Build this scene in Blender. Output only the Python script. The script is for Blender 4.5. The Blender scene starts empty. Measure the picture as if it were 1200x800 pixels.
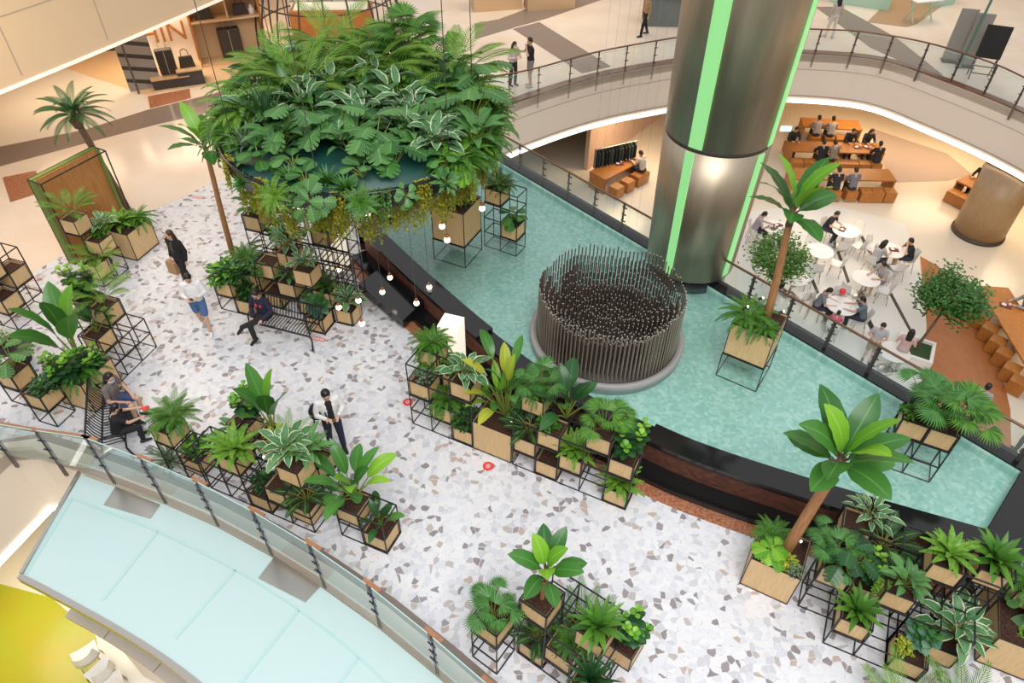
import bpy, math, random
from mathutils import Vector, Matrix
from mathutils.geometry import tessellate_polygon

# ------------------------------------------------------------------ set-up
RND = random.Random(11)
PI = math.pi
SC = bpy.context.scene
COL = SC.collection
FPX, PITCH, ROLL, CAMH = 838.8, 0.75433, -0.018975, 11.2
V = Vector

_fw = V((0, math.cos(PITCH), -math.sin(PITCH)))
_r0 = V((1, 0, 0))
_d0 = _fw.cross(_r0)
_rt = math.cos(ROLL) * _r0 + math.sin(ROLL) * _d0
_dn = -math.sin(ROLL) * _r0 + math.cos(ROLL) * _d0
CAMP = V((0, 0, CAMH))


def at(x, y, z=0.0):
    """the point of the place that a pixel of the photograph shows, on the level z"""
    r = _fw + _rt * ((x - 600) / FPX) + _dn * ((y - 400) / FPX)
    return CAMP + r * ((z - CAMH) / r.z)


def pix(p):
    q = V(p) - CAMP
    d = q.dot(_fw)
    return 600 + FPX * q.dot(_rt) / d, 400 + FPX * q.dot(_dn) / d


def make_camera():
    cd = bpy.data.cameras.new('camera')
    cd.sensor_width = 36
    cd.lens = FPX / 1200 * 36
    cd.clip_end = 300
    cam = bpy.data.objects.new('camera', cd)
    m = Matrix.Identity(4)
    for i, c in enumerate((_rt, -_dn, -_fw)):
        for k in range(3):
            m[k][i] = c[k]
    m.translation = CAMP
    cam.matrix_world = m
    COL.objects.link(cam)
    SC.camera = cam


make_camera()
SC.view_settings.view_transform = 'Standard'
SC.view_settings.look = 'None'
SC.view_settings.gamma = 1
SC.view_settings.use_curve_mapping = False


# ------------------------------------------------------------------ mesh builder
class MB:
    def __init__(s):
        s.v, s.f, s.uv, s.mi = [], [], [], []

    def face(s, ids, uv=None, m=0):
        s.f.append(ids)
        s.uv.append(uv)
        s.mi.append(m)

    def poly(s, pts, m=0):
        n = len(s.v)
        s.v += [V(p) for p in pts]
        s.face(list(range(n, n + len(pts))), None, m)

    def box(s, c, d, rz=0.0, M=None, m=0):
        hx, hy, hz = d[0] / 2, d[1] / 2, d[2] / 2
        n = len(s.v)
        cs, sn = math.cos(rz), math.sin(rz)
        for x, y, z in ((-1, -1, -1), (1, -1, -1), (1, 1, -1), (-1, 1, -1), (-1, -1, 1), (1, -1, 1), (1, 1, 1), (-1, 1, 1)):
            p = V((x * hx, y * hy, z * hz))
            p = V((p.x * cs - p.y * sn, p.x * sn + p.y * cs, p.z)) + V(c)
            s.v.append(M @ p if M else p)
        for q in ((0, 3, 2, 1), (4, 5, 6, 7), (0, 1, 5, 4), (1, 2, 6, 5), (2, 3, 7, 6), (3, 0, 4, 7)):
            s.face([n + i for i in q], None, m)

    def bar(s, a, b, w, h=None, m=0):
        a, b = V(a), V(b)
        d = (b - a)
        if d.length < 1e-6:
            return
        z = d.normalized()
        x = z.cross(V((0, 0, 1)))
        if x.length < 1e-3:
            x = V((1, 0, 0))
        x.normalize()
        y = z.cross(x)
        h = h or w
        n = len(s.v)
        for p in (a, b):
            for sx, sy in ((-1, -1), (1, -1), (1, 1), (-1, 1)):
                s.v.append(p + x * (sx * w / 2) + y * (sy * h / 2))
        for q in ((0, 3, 2, 1), (4, 5, 6, 7), (0, 1, 5, 4), (1, 2, 6, 5), (2, 3, 7, 6), (3, 0, 4, 7)):
            s.face([n + i for i in q], None, m)

    def tube(s, pts, rad, n=8, cap=True, m=0):
        pts = [V(p) for p in pts]
        if not hasattr(rad, '__len__'):
            rad = [rad] * len(pts)
        base = len(s.v)
        x = None
        for i, p in enumerate(pts):
            d = (pts[min(i + 1, len(pts) - 1)] - pts[max(i - 1, 0)]).normalized()
            if x is None:
                x = d.cross(V((0, 0, 1)))
                if x.length < 1e-3:
                    x = d.cross(V((0, 1, 0)))
            x = (x - d * x.dot(d)).normalized()
            y = d.cross(x)
            for k in range(n):
                a = 2 * PI * k / n
                s.v.append(p + (x * math.cos(a) + y * math.sin(a)) * rad[i])
        for i in range(len(pts) - 1):
            for k in range(n):
                a, b = base + i * n + k, base + i * n + (k + 1) % n
                u0, u1 = k / n, (k + 1) / n
                s.face([a, b, b + n, a + n], [(u0, i), (u1, i), (u1, i + 1), (u0, i + 1)], m)
        if cap:
            s.face([base + k for k in reversed(range(n))], None, m)
            e = base + (len(pts) - 1) * n
            s.face([e + k for k in range(n)], None, m)

    def lathe(s, c, prof, n=24, m=0):
        c = V(c)
        base = len(s.v)
        for r, z in prof:
            for k in range(n):
                a = 2 * PI * k / n
                s.v.append(c + V((r * math.cos(a), r * math.sin(a), z)))
        for i in range(len(prof) - 1):
            for k in range(n):
                a, b = base + i * n + k, base + i * n + (k + 1) % n
                s.face([a, b, b + n, a + n], None, m)
        s.face([base + k for k in reversed(range(n))], None, m)
        e = base + (len(prof) - 1) * n
        s.face([e + k for k in range(n)], None, m)

    def ball(s, c, r, n=10, m=0, M=None):
        c = V(c)
        r = V(r) if hasattr(r, '__len__') else V((r, r, r))
        base = len(s.v)
        k2 = max(4, n // 2 + 1)
        for i in range(k2 + 1):
            t = PI * i / k2
            for k in range(n):
                a = 2 * PI * k / n
                p = V((r.x * math.sin(t) * math.cos(a), r.y * math.sin(t) * math.sin(a), r.z * math.cos(t)))
                s.v.append(c + (M @ p if M else p))
        for i in range(k2):
            for k in range(n):
                a, b = base + i * n + k, base + i * n + (k + 1) % n
                s.face([a, a + n, b + n, b], None, m)

    def prism(s, poly, z0, z1, m=0, holes=()):
        """a flat slab with the outline poly (x, y), between two heights"""
        loops = [list(poly)] + [list(h) for h in holes]
        flat = [p for l in loops for p in l]
        tris = tessellate_polygon([[V((p[0], p[1], 0)) for p in l] for l in loops])
        for z, up in ((z1, True), (z0, False)):
            n = len(s.v)
            s.v += [V((p[0], p[1], z)) for p in flat]
            for t in tris:
                a, b, c = [flat[i] for i in t]
                ccw = (b[0] - a[0]) * (c[1] - a[1]) - (b[1] - a[1]) * (c[0] - a[0]) > 0
                t = list(t) if ccw == up else list(reversed(t))
                s.face([n + i for i in t], None, m)
        for l in loops:
            n = len(s.v)
            for p in l:
                s.v += [V((p[0], p[1], z0)), V((p[0], p[1], z1))]
            L = len(l)
            for i in range(L):
                j = (i + 1) % L
                s.face([n + 2 * i, n + 2 * j, n + 2 * j + 1, n + 2 * i + 1], None, m)

    def wall(s, pts, z0, z1, thick=0.12, m=0):
        """an upright wall along the polyline pts (x, y), thickened to its left"""
        P = [V((p[0], p[1], 0)) for p in pts]
        O = []
        for i, p in enumerate(P):
            d = (P[min(i + 1, len(P) - 1)] - P[max(i - 1, 0)]).normalized()
            O.append(p + V((-d.y, d.x, 0)) * thick)
        s.prism([(p.x, p.y) for p in P] + [(p.x, p.y) for p in reversed(O)], z0, z1, m)

    def mesh(s, name, mats, smooth=False):
        me = bpy.data.meshes.new(name)
        me.from_pydata([tuple(p) for p in s.v], [], s.f)
        if any(u is not None for u in s.uv):
            ul = me.uv_layers.new(name='UVMap')
            k = 0
            buf = []
            for f, u in zip(s.f, s.uv):
                for i in range(len(f)):
                    buf += list(u[i]) if u else [0.0, 0.0]
            ul.data.foreach_set('uv', buf)
        mats = mats if isinstance(mats, (list, tuple)) else [mats]
        for m in mats:
            me.materials.append(m)
        if len(mats) > 1:
            me.polygons.foreach_set('material_index', s.mi)
        if smooth:
            me.polygons.foreach_set('use_smooth', [True] * len(me.polygons))
        me.update()
        return me

    def obj(s, name, mats, parent=None, smooth=False):
        o = bpy.data.objects.new(name, s.mesh(name, mats, smooth))
        COL.objects.link(o)
        if parent:
            o.parent = parent
        return o


PENDING = {}


def reg(o, label, cat, group=None, pt=None):
    o['category'] = cat
    if group:
        o['group'] = group
    PENDING.setdefault(label, []).append((o, V(pt) if pt is not None else V(o.location)))
    return o


def thing(name, label, cat, loc=(0, 0, 0), rz=0.0, group=None, scale=1.0, pt=None):
    o = bpy.data.objects.new(name, None)
    o.empty_display_size = 0.1
    COL.objects.link(o)
    o.location = loc
    o.rotation_euler = (0, 0, rz)
    o.scale = (scale,) * 3
    return reg(o, label, cat, group, pt if pt is not None else loc)


def part(name, me, parent, label=None):
    o = bpy.data.objects.new(name, me)
    COL.objects.link(o)
    o.parent = parent
    if label:
        o['label'] = label
    return o


def struct(name, mb, mat, smooth=False):
    o = mb.obj(name, mat, None, smooth)
    o['kind'] = 'structure'
    return o


ORD = ['leftmost'] + [w + ' from the left' for w in ('second third fourth fifth sixth seventh eighth ninth tenth eleventh twelfth thirteenth fourteenth fifteenth sixteenth seventeenth eighteenth nineteenth twentieth').split()]


def write_labels():
    for label, items in PENDING.items():
        if len(items) == 1:
            items[0][0]['label'] = label
            continue
        items.sort(key=lambda it: pix(it[1])[0])
        n = len(items)
        for i, (o, p) in enumerate(items):
            if n == 2:
                w = ('the left one', 'the right one')[i]
            elif i == n - 1:
                w = 'rightmost'
            else:
                w = ORD[i] if i < len(ORD) else 'number %d from the left' % (i + 1)
            o['label'] = label + ', ' + w
    for o in COL.objects:
        if len(o.get('label', '').replace('-', ' ').split()) > 16:
            print('LONG', o.name, o['label'])


# ------------------------------------------------------------------ materials
def mat(name, color=(0.8, 0.8, 0.8), rough=0.5, metal=0.0, spec=0.5, emit=None, es=1.0, coat=0.0):
    m = bpy.data.materials.new(name)
    m.use_nodes = True
    b = m.node_tree.nodes['Principled BSDF']
    b.inputs['Base Color'].default_value = (*color, 1)
    b.inputs['Roughness'].default_value = rough
    b.inputs['Metallic'].default_value = metal
    b.inputs['Specular IOR Level'].default_value = spec
    b.inputs['Coat Weight'].default_value = coat
    if emit:
        b.inputs['Emission Color'].default_value = (*emit, 1)
        b.inputs['Emission Strength'].default_value = es
    return m


def nd(m, t, **kw):
    n = m.node_tree.nodes.new(t)
    for k, v in kw.items():
        setattr(n, k, v)
    return n


def lk(m, a, b):
    m.node_tree.links.new(a, b)


def ramp(m, stops, fac, interp='LINEAR'):
    r = nd(m, 'ShaderNodeValToRGB')
    r.color_ramp.interpolation = interp
    e = r.color_ramp.elements
    while len(e) < len(stops):
        e.new(0.5)
    for i, (p, c) in enumerate(stops):
        e[i].position = p
        e[i].color = (*c, 1)
    lk(m, fac, r.inputs[0])
    return r


def mixc(m, a, b, fac, blend='MIX'):
    x = nd(m, 'ShaderNodeMix', data_type='RGBA', blend_type=blend)
    for s, v in ((x.inputs[6], a), (x.inputs[7], b), (x.inputs[0], fac)):
        if hasattr(v, 'node'):
            lk(m, v, s)
        else:
            s.default_value = (*v, 1) if isinstance(v, tuple) else v
    return x.outputs[2]


def math_n(m, op, a, b=0.0, c=0.0):
    x = nd(m, 'ShaderNodeMath', operation=op)
    for s, v in zip(x.inputs, (a, b, c)):
        if hasattr(v, 'node'):
            lk(m, v, s)
        else:
            s.default_value = v
    return x.outputs[0]


def coords(m, scale=(1, 1, 1), kind='Object'):
    t = nd(m, 'ShaderNodeTexCoord')
    mp = nd(m, 'ShaderNodeMapping')
    mp.inputs['Scale'].default_value = scale
    lk(m, t.outputs[kind], mp.inputs[0])
    return mp.outputs[0]


def noise(m, vec, scale, detail=3.0, rough=0.5):
    n = nd(m, 'ShaderNodeTexNoise')
    n.inputs['Scale'].default_value = scale
    n.inputs['Detail'].default_value = detail
    n.inputs['Roughness'].default_value = rough
    if vec:
        lk(m, vec, n.inputs['Vector'])
    return n.outputs['Fac']


def base(m):
    return m.node_tree.nodes['Principled BSDF']


def bump(m, h, strength=0.2, dist=0.02):
    b = nd(m, 'ShaderNodeBump')
    b.inputs['Strength'].default_value = strength
    b.inputs['Distance'].default_value = dist
    lk(m, h, b.inputs['Height'])
    lk(m, b.outputs[0], base(m).inputs['Normal'])


def leaf_mat(name, c1, c2, rib=0.25, edge=None, edge_w=0.12, rough=0.42, trans=0.18, streak=None):
    m = mat(name, c1, rough, spec=0.4)
    g = nd(m, 'ShaderNodeNewGeometry')
    uv = nd(m, 'ShaderNodeUVMap')
    sp = nd(m, 'ShaderNodeSeparateXYZ')
    lk(m, uv.outputs[0], sp.inputs[0])
    col = mixc(m, c1, c2, g.outputs['Random Per Island'])
    off = math_n(m, 'ABSOLUTE', math_n(m, 'SUBTRACT', sp.outputs[0], 0.5))
    ribf = math_n(m, 'MULTIPLY', math_n(m, 'LESS_THAN', off, 0.035), rib)
    light = tuple(min(1, c * 1.6 + 0.09) for c in c2)
    if streak:
        w = math_n(m, 'SINE', math_n(m, 'MULTIPLY', math_n(m, 'ADD', sp.outputs[1], math_n(m, 'MULTIPLY', off, -0.9)), 70.0))
        sf = math_n(m, 'MULTIPLY', math_n(m, 'GREATER_THAN', w, 0.35), streak)
        col = mixc(m, col, light, sf)
    col = mixc(m, col, light, ribf)
    if edge:
        n = noise(m, coords(m), 14.0, 2.0)
        thr = math_n(m, 'ADD', 0.5 - edge_w, math_n(m, 'MULTIPLY', math_n(m, 'SUBTRACT', n, 0.5), -0.25))
        col = mixc(m, col, edge, math_n(m, 'GREATER_THAN', off, thr))
    b = base(m)
    lk(m, col, b.inputs['Base Color'])
    tr = nd(m, 'ShaderNodeBsdfTranslucent')
    lk(m, mixc(m, col, (0.30, 0.50, 0.05), 0.22), tr.inputs[0])
    mx = nd(m, 'ShaderNodeMixShader')
    mx.inputs[0].default_value = trans
    out = m.node_tree.nodes['Material Output']
    lk(m, b.outputs[0], mx.inputs[1])
    lk(m, tr.outputs[0], mx.inputs[2])
    lk(m, mx.outputs[0], out.inputs[0])
    return m


def glass_mat(name, tint, refl=0.12, body=0.12, rough=0.03):
    """thin clear sheet glass: mostly see-through, a faint body tint and a mirror film"""
    m = mat(name, tint, rough)
    nt = m.node_tree
    out = nt.nodes['Material Output']
    t = nd(m, 'ShaderNodeBsdfTransparent')
    t.inputs[0].default_value = (*[0.55 + 0.45 * c for c in tint], 1)
    mx = nd(m, 'ShaderNodeMixShader')
    fr = nd(m, 'ShaderNodeFresnel')
    fr.inputs[0].default_value = 1.45
    g = nd(m, 'ShaderNodeBsdfGlossy')
    g.inputs['Roughness'].default_value = rough
    d = nd(m, 'ShaderNodeBsdfDiffuse')
    d.inputs[0].default_value = (*tint, 1)
    m1 = nd(m, 'ShaderNodeMixShader')
    m1.inputs[0].default_value = body
    lk(m, t.outputs[0], m1.inputs[1])
    lk(m, d.outputs[0], m1.inputs[2])
    f = math_n(m, 'ADD', math_n(m, 'MULTIPLY', fr.outputs[0], 0.9), refl * 0.2)
    lk(m, f, mx.inputs[0])
    lk(m, m1.outputs[0], mx.inputs[1])
    lk(m, g.outputs[0], mx.inputs[2])
    lk(m, mx.outputs[0], out.inputs[0])
    return m


def wood_mat(name, c1, c2, scale=(1, 1, 6), rough=0.5, vary=0.25):
    m = mat(name, c1, rough)
    v = coords(m, scale)
    n1 = noise(m, v, 3.0, 5.0, 0.6)
    n2 = noise(m, v, 24.0, 3.0, 0.6)
    f = math_n(m, 'ADD', math_n(m, 'MULTIPLY', n1, 0.75), math_n(m, 'MULTIPLY', n2, 0.35))
    r = ramp(m, [(0.3, c2), (0.7, c1)], f)
    oi = nd(m, 'ShaderNodeObjectInfo')
    dark = mixc(m, r.outputs[0], tuple(c * 0.62 for c in c2), math_n(m, 'MULTIPLY', oi.outputs['Random'], vary))
    lk(m, dark, base(m).inputs['Base Color'])
    return m


M = {}


def materials():
    M['black'] = mat('black_steel', (0.012, 0.012, 0.013), 0.45)
    M['ply'] = wood_mat('plywood', (0.76, 0.54, 0.28), (0.62, 0.40, 0.18), (9, 9, 1.2), vary=0.16)
    M['ply_edge'] = mat('plywood_edge', (0.40, 0.24, 0.11), 0.6)
    M['panelwood'] = wood_mat('panel_wood', (0.50, 0.22, 0.06), (0.34, 0.13, 0.03), (6, 6, 0.8), vary=0.0)
    m = M['soil'] = mat('bark_soil', (0.06, 0.03, 0.02), 0.95)
    n = noise(m, coords(m), 38.0, 6.0, 0.75)
    lk(m, ramp(m, [(0.35, (0.012, 0.006, 0.004)), (0.55, (0.075, 0.03, 0.017)), (0.72, (0.2, 0.085, 0.045))], n).outputs[0], base(m).inputs['Base Color'])
    bump(m, n, 0.9, 0.03)
    # terrazzo with big stone chips
    m = M['terrazzo'] = mat('terrazzo', (0.7, 0.7, 0.74), 0.28, spec=0.4)
    v = coords(m)
    wn = nd(m, 'ShaderNodeTexNoise')
    wn.inputs['Scale'].default_value = 3.0
    lk(m, v, wn.inputs['Vector'])
    vm = nd(m, 'ShaderNodeVectorMath', operation='MULTIPLY_ADD')
    lk(m, wn.outputs['Color'], vm.inputs[0])
    vm.inputs[1].default_value = (0.18, 0.18, 0)
    lk(m, v, vm.inputs[2])
    vo = nd(m, 'ShaderNodeTexVoronoi', voronoi_dimensions='2D')
    vo.inputs['Scale'].default_value = 9.2
    lk(m, vm.outputs[0], vo.inputs['Vector'])
    ve = nd(m, 'ShaderNodeTexVoronoi', voronoi_dimensions='2D', feature='DISTANCE_TO_EDGE')
    ve.inputs['Scale'].default_value = 9.2
    lk(m, vm.outputs[0], ve.inputs['Vector'])
    sc = nd(m, 'ShaderNodeSeparateColor')
    lk(m, vo.outputs['Color'], sc.inputs[0])
    chip = ramp(m, [(0.0, (0.70, 0.71, 0.76)), (0.25, (0.62, 0.64, 0.70)), (0.40, (0.74, 0.74, 0.76)), (0.60, (0.54, 0.55, 0.60)), (0.68, (0.75, 0.76, 0.79)), (0.85, (0.44, 0.39, 0.38)), (0.89, (0.20, 0.165, 0.17)), (0.94, (0.46, 0.35, 0.29)), (0.962, (0.25, 0.21, 0.22))], sc.outputs[0], 'CONSTANT')
    n2 = noise(m, v, 30.0, 4.0)
    col = mixc(m, chip.outputs[0], (0.74, 0.74, 0.77), math_n(m, 'MULTIPLY', n2, 0.30))
    v3 = nd(m, 'ShaderNodeTexVoronoi', voronoi_dimensions='2D')
    v3.inputs['Scale'].default_value = 19.0
    lk(m, v, v3.inputs['Vector'])
    s3 = nd(m, 'ShaderNodeSeparateColor')
    lk(m, v3.outputs['Color'], s3.inputs[0])
    gr = ramp(m, [(0, (0.74, 0.74, 0.78)), (0.6, (0.62, 0.64, 0.69)), (0.9, (0.52, 0.50, 0.52))], s3.outputs[0], 'CONSTANT')
    edge = math_n(m, 'LESS_THAN', ve.outputs['Distance'], 0.05)
    col = mixc(m, col, gr.outputs[0], edge)
    lk(m, col, base(m).inputs['Base Color'])
    # polished beige corridor stone with joints
    m = M['beige'] = mat('beige_stone', (0.72, 0.58, 0.44), 0.16, spec=0.5)
    v = coords(m)
    n = noise(m, v, 0.6, 3.0)
    lk(m, ramp(m, [(0.3, (0.76, 0.63, 0.50)), (0.7, (0.83, 0.73, 0.62))], n).outputs[0], base(m).inputs['Base Color'])
    M['cream'] = mat('cream_stone', (0.80, 0.76, 0.70), 0.15)
    M['greystone'] = mat('grey_stone', (0.25, 0.20, 0.17), 0.14)
    M['browngranite'] = mat('brown_granite', (0.19, 0.075, 0.042), 0.3)
    m = M['rustgranite'] = mat('rust_granite', (0.42, 0.18, 0.1), 0.3)
    n = noise(m, coords(m), 26.0, 4.0, 0.7)
    lk(m, ramp(m, [(0.35, (0.18, 0.06, 0.03)), (0.6, (0.50, 0.21, 0.11)), (0.8, (0.62, 0.40, 0.28))], n).outputs[0], base(m).inputs['Base Color'])
    n = noise(M['browngranite'], coords(M['browngranite']), 30.0, 4.0, 0.7)
    m = M['browngranite']
    lk(m, ramp(m, [(0.35, (0.11, 0.04, 0.024)), (0.65, (0.24, 0.10, 0.058))], n).outputs[0], base(m).inputs['Base Color'])
    m = M['blackstone'] = mat('black_polished_stone', (0.010, 0.010, 0.011), 0.10, spec=0.5)
    # brick face under the coping
    m = M['brick'] = mat('brown_brick', (0.2, 0.08, 0.05), 0.6)
    br = nd(m, 'ShaderNodeTexBrick')
    br.inputs['Scale'].default_value = 1.0
    br.inputs['Brick Width'].default_value = 0.16
    br.inputs['Row Height'].default_value = 0.06
    br.inputs['Mortar Size'].default_value = 0.004
    br.inputs['Color1'].default_value = (0.085, 0.032, 0.020, 1)
    br.inputs['Color2'].default_value = (0.17, 0.062, 0.037, 1)
    br.inputs['Mortar'].default_value = (0.10, 0.05, 0.036, 1)
    cx = nd(m, 'ShaderNodeTexCoord')
    sx = nd(m, 'ShaderNodeSeparateXYZ')
    lk(m, cx.outputs['Object'], sx.inputs[0])
    cb = nd(m, 'ShaderNodeCombineXYZ')
    lk(m, math_n(m, 'SUBTRACT', sx.outputs[0], sx.outputs[1]), cb.inputs[0])
    lk(m, sx.outputs[2], cb.inputs[1])
    lk(m, cb.outputs[0], br.inputs['Vector'])
    lk(m, br.outputs['Color'], base(m).inputs['Base Color'])
    # pool mosaic
    m = M['mosaic'] = mat('pool_mosaic', (0.2, 0.5, 0.45), 0.4)
    v = coords(m)
    vo = nd(m, 'ShaderNodeTexVoronoi', voronoi_dimensions='2D')
    vo.inputs['Scale'].default_value = 14.0
    lk(m, v, vo.inputs['Vector'])
    sc = nd(m, 'ShaderNodeSeparateColor')
    lk(m, vo.outputs['Color'], sc.inputs[0])
    r = ramp(m, [(0.0, (0.34, 0.58, 0.52)), (0.3, (0.47, 0.70, 0.63)), (0.6, (0.40, 0.64, 0.57)), (0.8, (0.60, 0.78, 0.70)), (0.95, (0.6, 0.74, 0.63))], sc.outputs[0], 'CONSTANT')
    n = noise(m, v, 1.2, 3.0)
    lk(m, mixc(m, r.outputs[0], (0.46, 0.70, 0.64), math_n(m, 'MULTIPLY', n, 0.5)), base(m).inputs['Base Color'])
    # water film
    m = M['water'] = glass_mat('pool_water', (0.75, 0.95, 0.92), 0.1, 0.05, 0.04)
    wb = nd(m, 'ShaderNodeBump')
    wb.inputs['Strength'].default_value = 0.12
    wb.inputs['Distance'].default_value = 0.05
    lk(m, noise(m, coords(m), 3.5, 3.0), wb.inputs['Height'])
    for n_ in m.node_tree.nodes:
        if n_.type in ('BSDF_GLOSSY', 'FRESNEL'):
            lk(m, wb.outputs[0], n_.inputs['Normal'])
    M['glass'] = glass_mat('clear_glass', (0.80, 0.93, 0.92), 0.1, 0.10)
    M['glass_rail'] = glass_mat('pale_green_glass', (0.70, 0.92, 0.92), 0.3, 0.17)
    m = M['canopyglass'] = mat('frosted_canopy_glass', (0.52, 0.68, 0.68), 0.12, spec=0.5)
    M['canopyseam'] = mat('canopy_seam', (0.45, 0.66, 0.64), 0.4)
    # brushed bronze-toned steel of the column
    m = M['column'] = mat('brushed_steel', (0.34, 0.285, 0.22), 0.42, metal=0.88)
    v = coords(m, (3, 3, .35))
    n = noise(m, v, 1.6, 5.0, 0.6)
    v2 = coords(m)
    n2 = noise(m, v2, 0.55, 3.0, 0.5)
    f = math_n(m, 'ADD', math_n(m, 'MULTIPLY', n, 0.4), math_n(m, 'MULTIPLY', n2, 0.6))
    lk(m, ramp(m, [(0.35, (0.36, 0.30, 0.225)), (0.65, (0.52, 0.435, 0.33))], f).outputs[0], base(m).inputs['Base Color'])
    M['steel'] = mat('stainless_steel', (0.55, 0.52, 0.48), 0.28, metal=0.95)
    M['brushed'] = mat('brushed_counter', (0.62, 0.54, 0.48), 0.32, metal=0.45)
    M['darksteel'] = mat('dark_steel', (0.13, 0.12, 0.12), 0.35, metal=0.8)
    M['postgrey'] = mat('post_grey', (0.20, 0.19, 0.18), 0.35, metal=0.6)
    M['blue_clamp'] = mat('blue_clamp', (0.022, 0.028, 0.06), 0.4)
    M['bronze'] = mat('bronze_handrail', (0.20, 0.105, 0.065), 0.28, metal=0.55)
    M['railwood'] = wood_mat('rail_wood', (0.42, 0.20, 0.10), (0.26, 0.11, 0.05), (3, 3, 3), 0.35, 0.0)
    M['greenlamp'] = mat('green_lamp', (0.3, 0.7, 0.3), 0.4, emit=(0.33, 0.80, 0.30), es=0.75)
    M['fascia'] = mat('fascia_plaster', (0.80, 0.71, 0.61), 0.6)
    M['fascia_up'] = mat('fascia_beige', (0.70, 0.54, 0.36), 0.6)
    M['joint'] = mat('panel_joint', (0.42, 0.35, 0.28), 0.7)
    M['white'] = mat('white_paint', (0.82, 0.80, 0.77), 0.5)
    M['cove'] = mat('cove_light', (1, 1, 1), 0.5, emit=(1.0, 0.95, 0.86), es=3.0)
    M['covewarm'] = mat('cove_light_warm', (1, 1, 1), 0.5, emit=(1.0, 0.55, 0.24), es=.35)
    M['lantern'] = mat('lantern_paper', (0.95, 0.93, 0.9), 0.6, emit=(1.0, 0.86, 0.66), es=0.62)
    M['bulb'] = mat('glowing_bulb', (1, 1, 1), 0.3, emit=(1.0, 0.84, 0.62), es=5.0)
    M['copper'] = mat('copper_socket', (0.55, 0.20, 0.09), 0.25, metal=0.85)
    M['cord'] = mat('grey_cord', (0.10, 0.11, 0.11), 0.6)
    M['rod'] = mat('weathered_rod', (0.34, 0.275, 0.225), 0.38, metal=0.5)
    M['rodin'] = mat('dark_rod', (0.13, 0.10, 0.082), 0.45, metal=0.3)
    M['rodtip'] = mat('rod_tip', (0.62, 0.58, 0.53), 0.3, metal=0.5)
    M['roddark'] = mat('dark_bronze', (0.035, 0.026, 0.021), 0.5)
    M['stonegrey'] = mat('grey_basin', (0.34, 0.33, 0.32), 0.5)
    M['tealtop'] = mat('dark_teal_board', (0.012, 0.075, 0.062), 0.4)
    M['rim'] = mat('black_rim', (0.006, 0.010, 0.009), 0.25)
    m = M['moss'] = mat('moss', (0.16, 0.22, 0.05), 0.9)
    m = M['trunkp'] = wood_mat('palm_trunk', (0.50, 0.245, 0.10), (0.23, 0.095, 0.04), (10, 10, 1.2), 0.7, 0.0)
    M['bark'] = wood_mat('bark', (0.20, 0.12, 0.07), (0.07, 0.04, 0.025), (6, 6, 2), 0.8, 0.0)
    M['stem'] = mat('green_stem', (0.22, 0.27, 0.05), 0.5)
    M['stemred'] = mat('pale_stem', (0.38, 0.27, 0.14), 0.5)
    M['orangewood'] = wood_mat('orange_wood', (0.50, 0.20, 0.045), (0.36, 0.125, 0.022), (2, 2, 2), 0.4, 0.2)
    M['orangefloor'] = wood_mat('orange_floor', (0.42, 0.16, 0.055), (0.34, 0.115, 0.035), (3, 1, 1), 0.3, 0.0)
    M['creamfloor'] = mat('cream_floor', (0.74, 0.66, 0.54), 0.2)
    M['palefloor'] = mat('pale_floor', (0.74, 0.72, 0.68), 0.25)
    m = M['limefloor'] = mat('lime_floor', (0.42, 0.42, 0.02), 0.25)
    n = noise(m, coords(m), 0.5, 2.0)
    lk(m, ramp(m, [(0.35, (0.45, 0.36, 0.02)), (0.65, (0.34, 0.42, 0.03))], n).outputs[0], base(m).inputs['Base Color'])
    M['chairwhite'] = mat('white_plastic', (0.80, 0.78, 0.74), 0.35)
    M['shopwall'] = mat('shop_wall', (0.70, 0.50, 0.31), 0.6)
    M['shopdark'] = mat('shop_dark', (0.05, 0.04, 0.035), 0.4)
    M['luggage'] = mat('dark_leather', (0.035, 0.025, 0.018), 0.4)
    M['mint'] = mat('mint_green', (0.42, 0.62, 0.48), 0.4)
    M['minttop'] = mat('mint_top', (0.62, 0.68, 0.52), 0.4)
    M['mauve'] = mat('mauve_stone', (0.50, 0.40, 0.35), 0.2)
    M['tan'] = mat('tan_floor', (0.42, 0.27, 0.15), 0.4)
    M['brownpillar'] = wood_mat('wood_cladding', (0.42, 0.27, 0.14), (0.29, 0.18, 0.09), (8, 8, 1), 0.4, 0.0)
    M['red'] = mat('red_print', (0.75, 0.05, 0.06), 0.5)
    M['exit'] = mat('exit_sign', (0.2, 0.6, 0.5), 0.5, emit=(0.55, 1.0, 0.85), es=1.3)
    # leaves
    M['l_fern'] = leaf_mat('leaf_fern', (0.030, 0.125, 0.016), (0.125, 0.31, 0.035), 0.0)
    M['l_fernb'] = leaf_mat('leaf_fern_bright', (0.085, 0.235, 0.022), (0.23, 0.44, 0.05), 0.0)
    M['l_dark'] = leaf_mat('leaf_dark', (0.010, 0.048, 0.016), (0.035, 0.13, 0.035), 0.3, rough=0.30)
    M['l_mid'] = leaf_mat('leaf_mid', (0.022, 0.10, 0.022), (0.085, 0.26, 0.045), 0.35, rough=0.32)
    M['l_banana'] = leaf_mat('leaf_banana', (0.016, 0.095, 0.022), (0.085, 0.27, 0.045), 0.3, rough=0.28, trans=0.2)
    M['l_bright'] = leaf_mat('leaf_bright', (0.11, 0.36, 0.030), (0.30, 0.58, 0.05), 0.25, rough=0.34, trans=0.25)
    M['l_yellow'] = leaf_mat('leaf_yellow_green', (0.20, 0.33, 0.02), (0.50, 0.50, 0.05), 0.3)
    M['l_gold'] = leaf_mat('leaf_golden', (0.17, 0.20, 0.015), (0.50, 0.44, 0.04), 0.2, trans=0.3)
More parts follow.
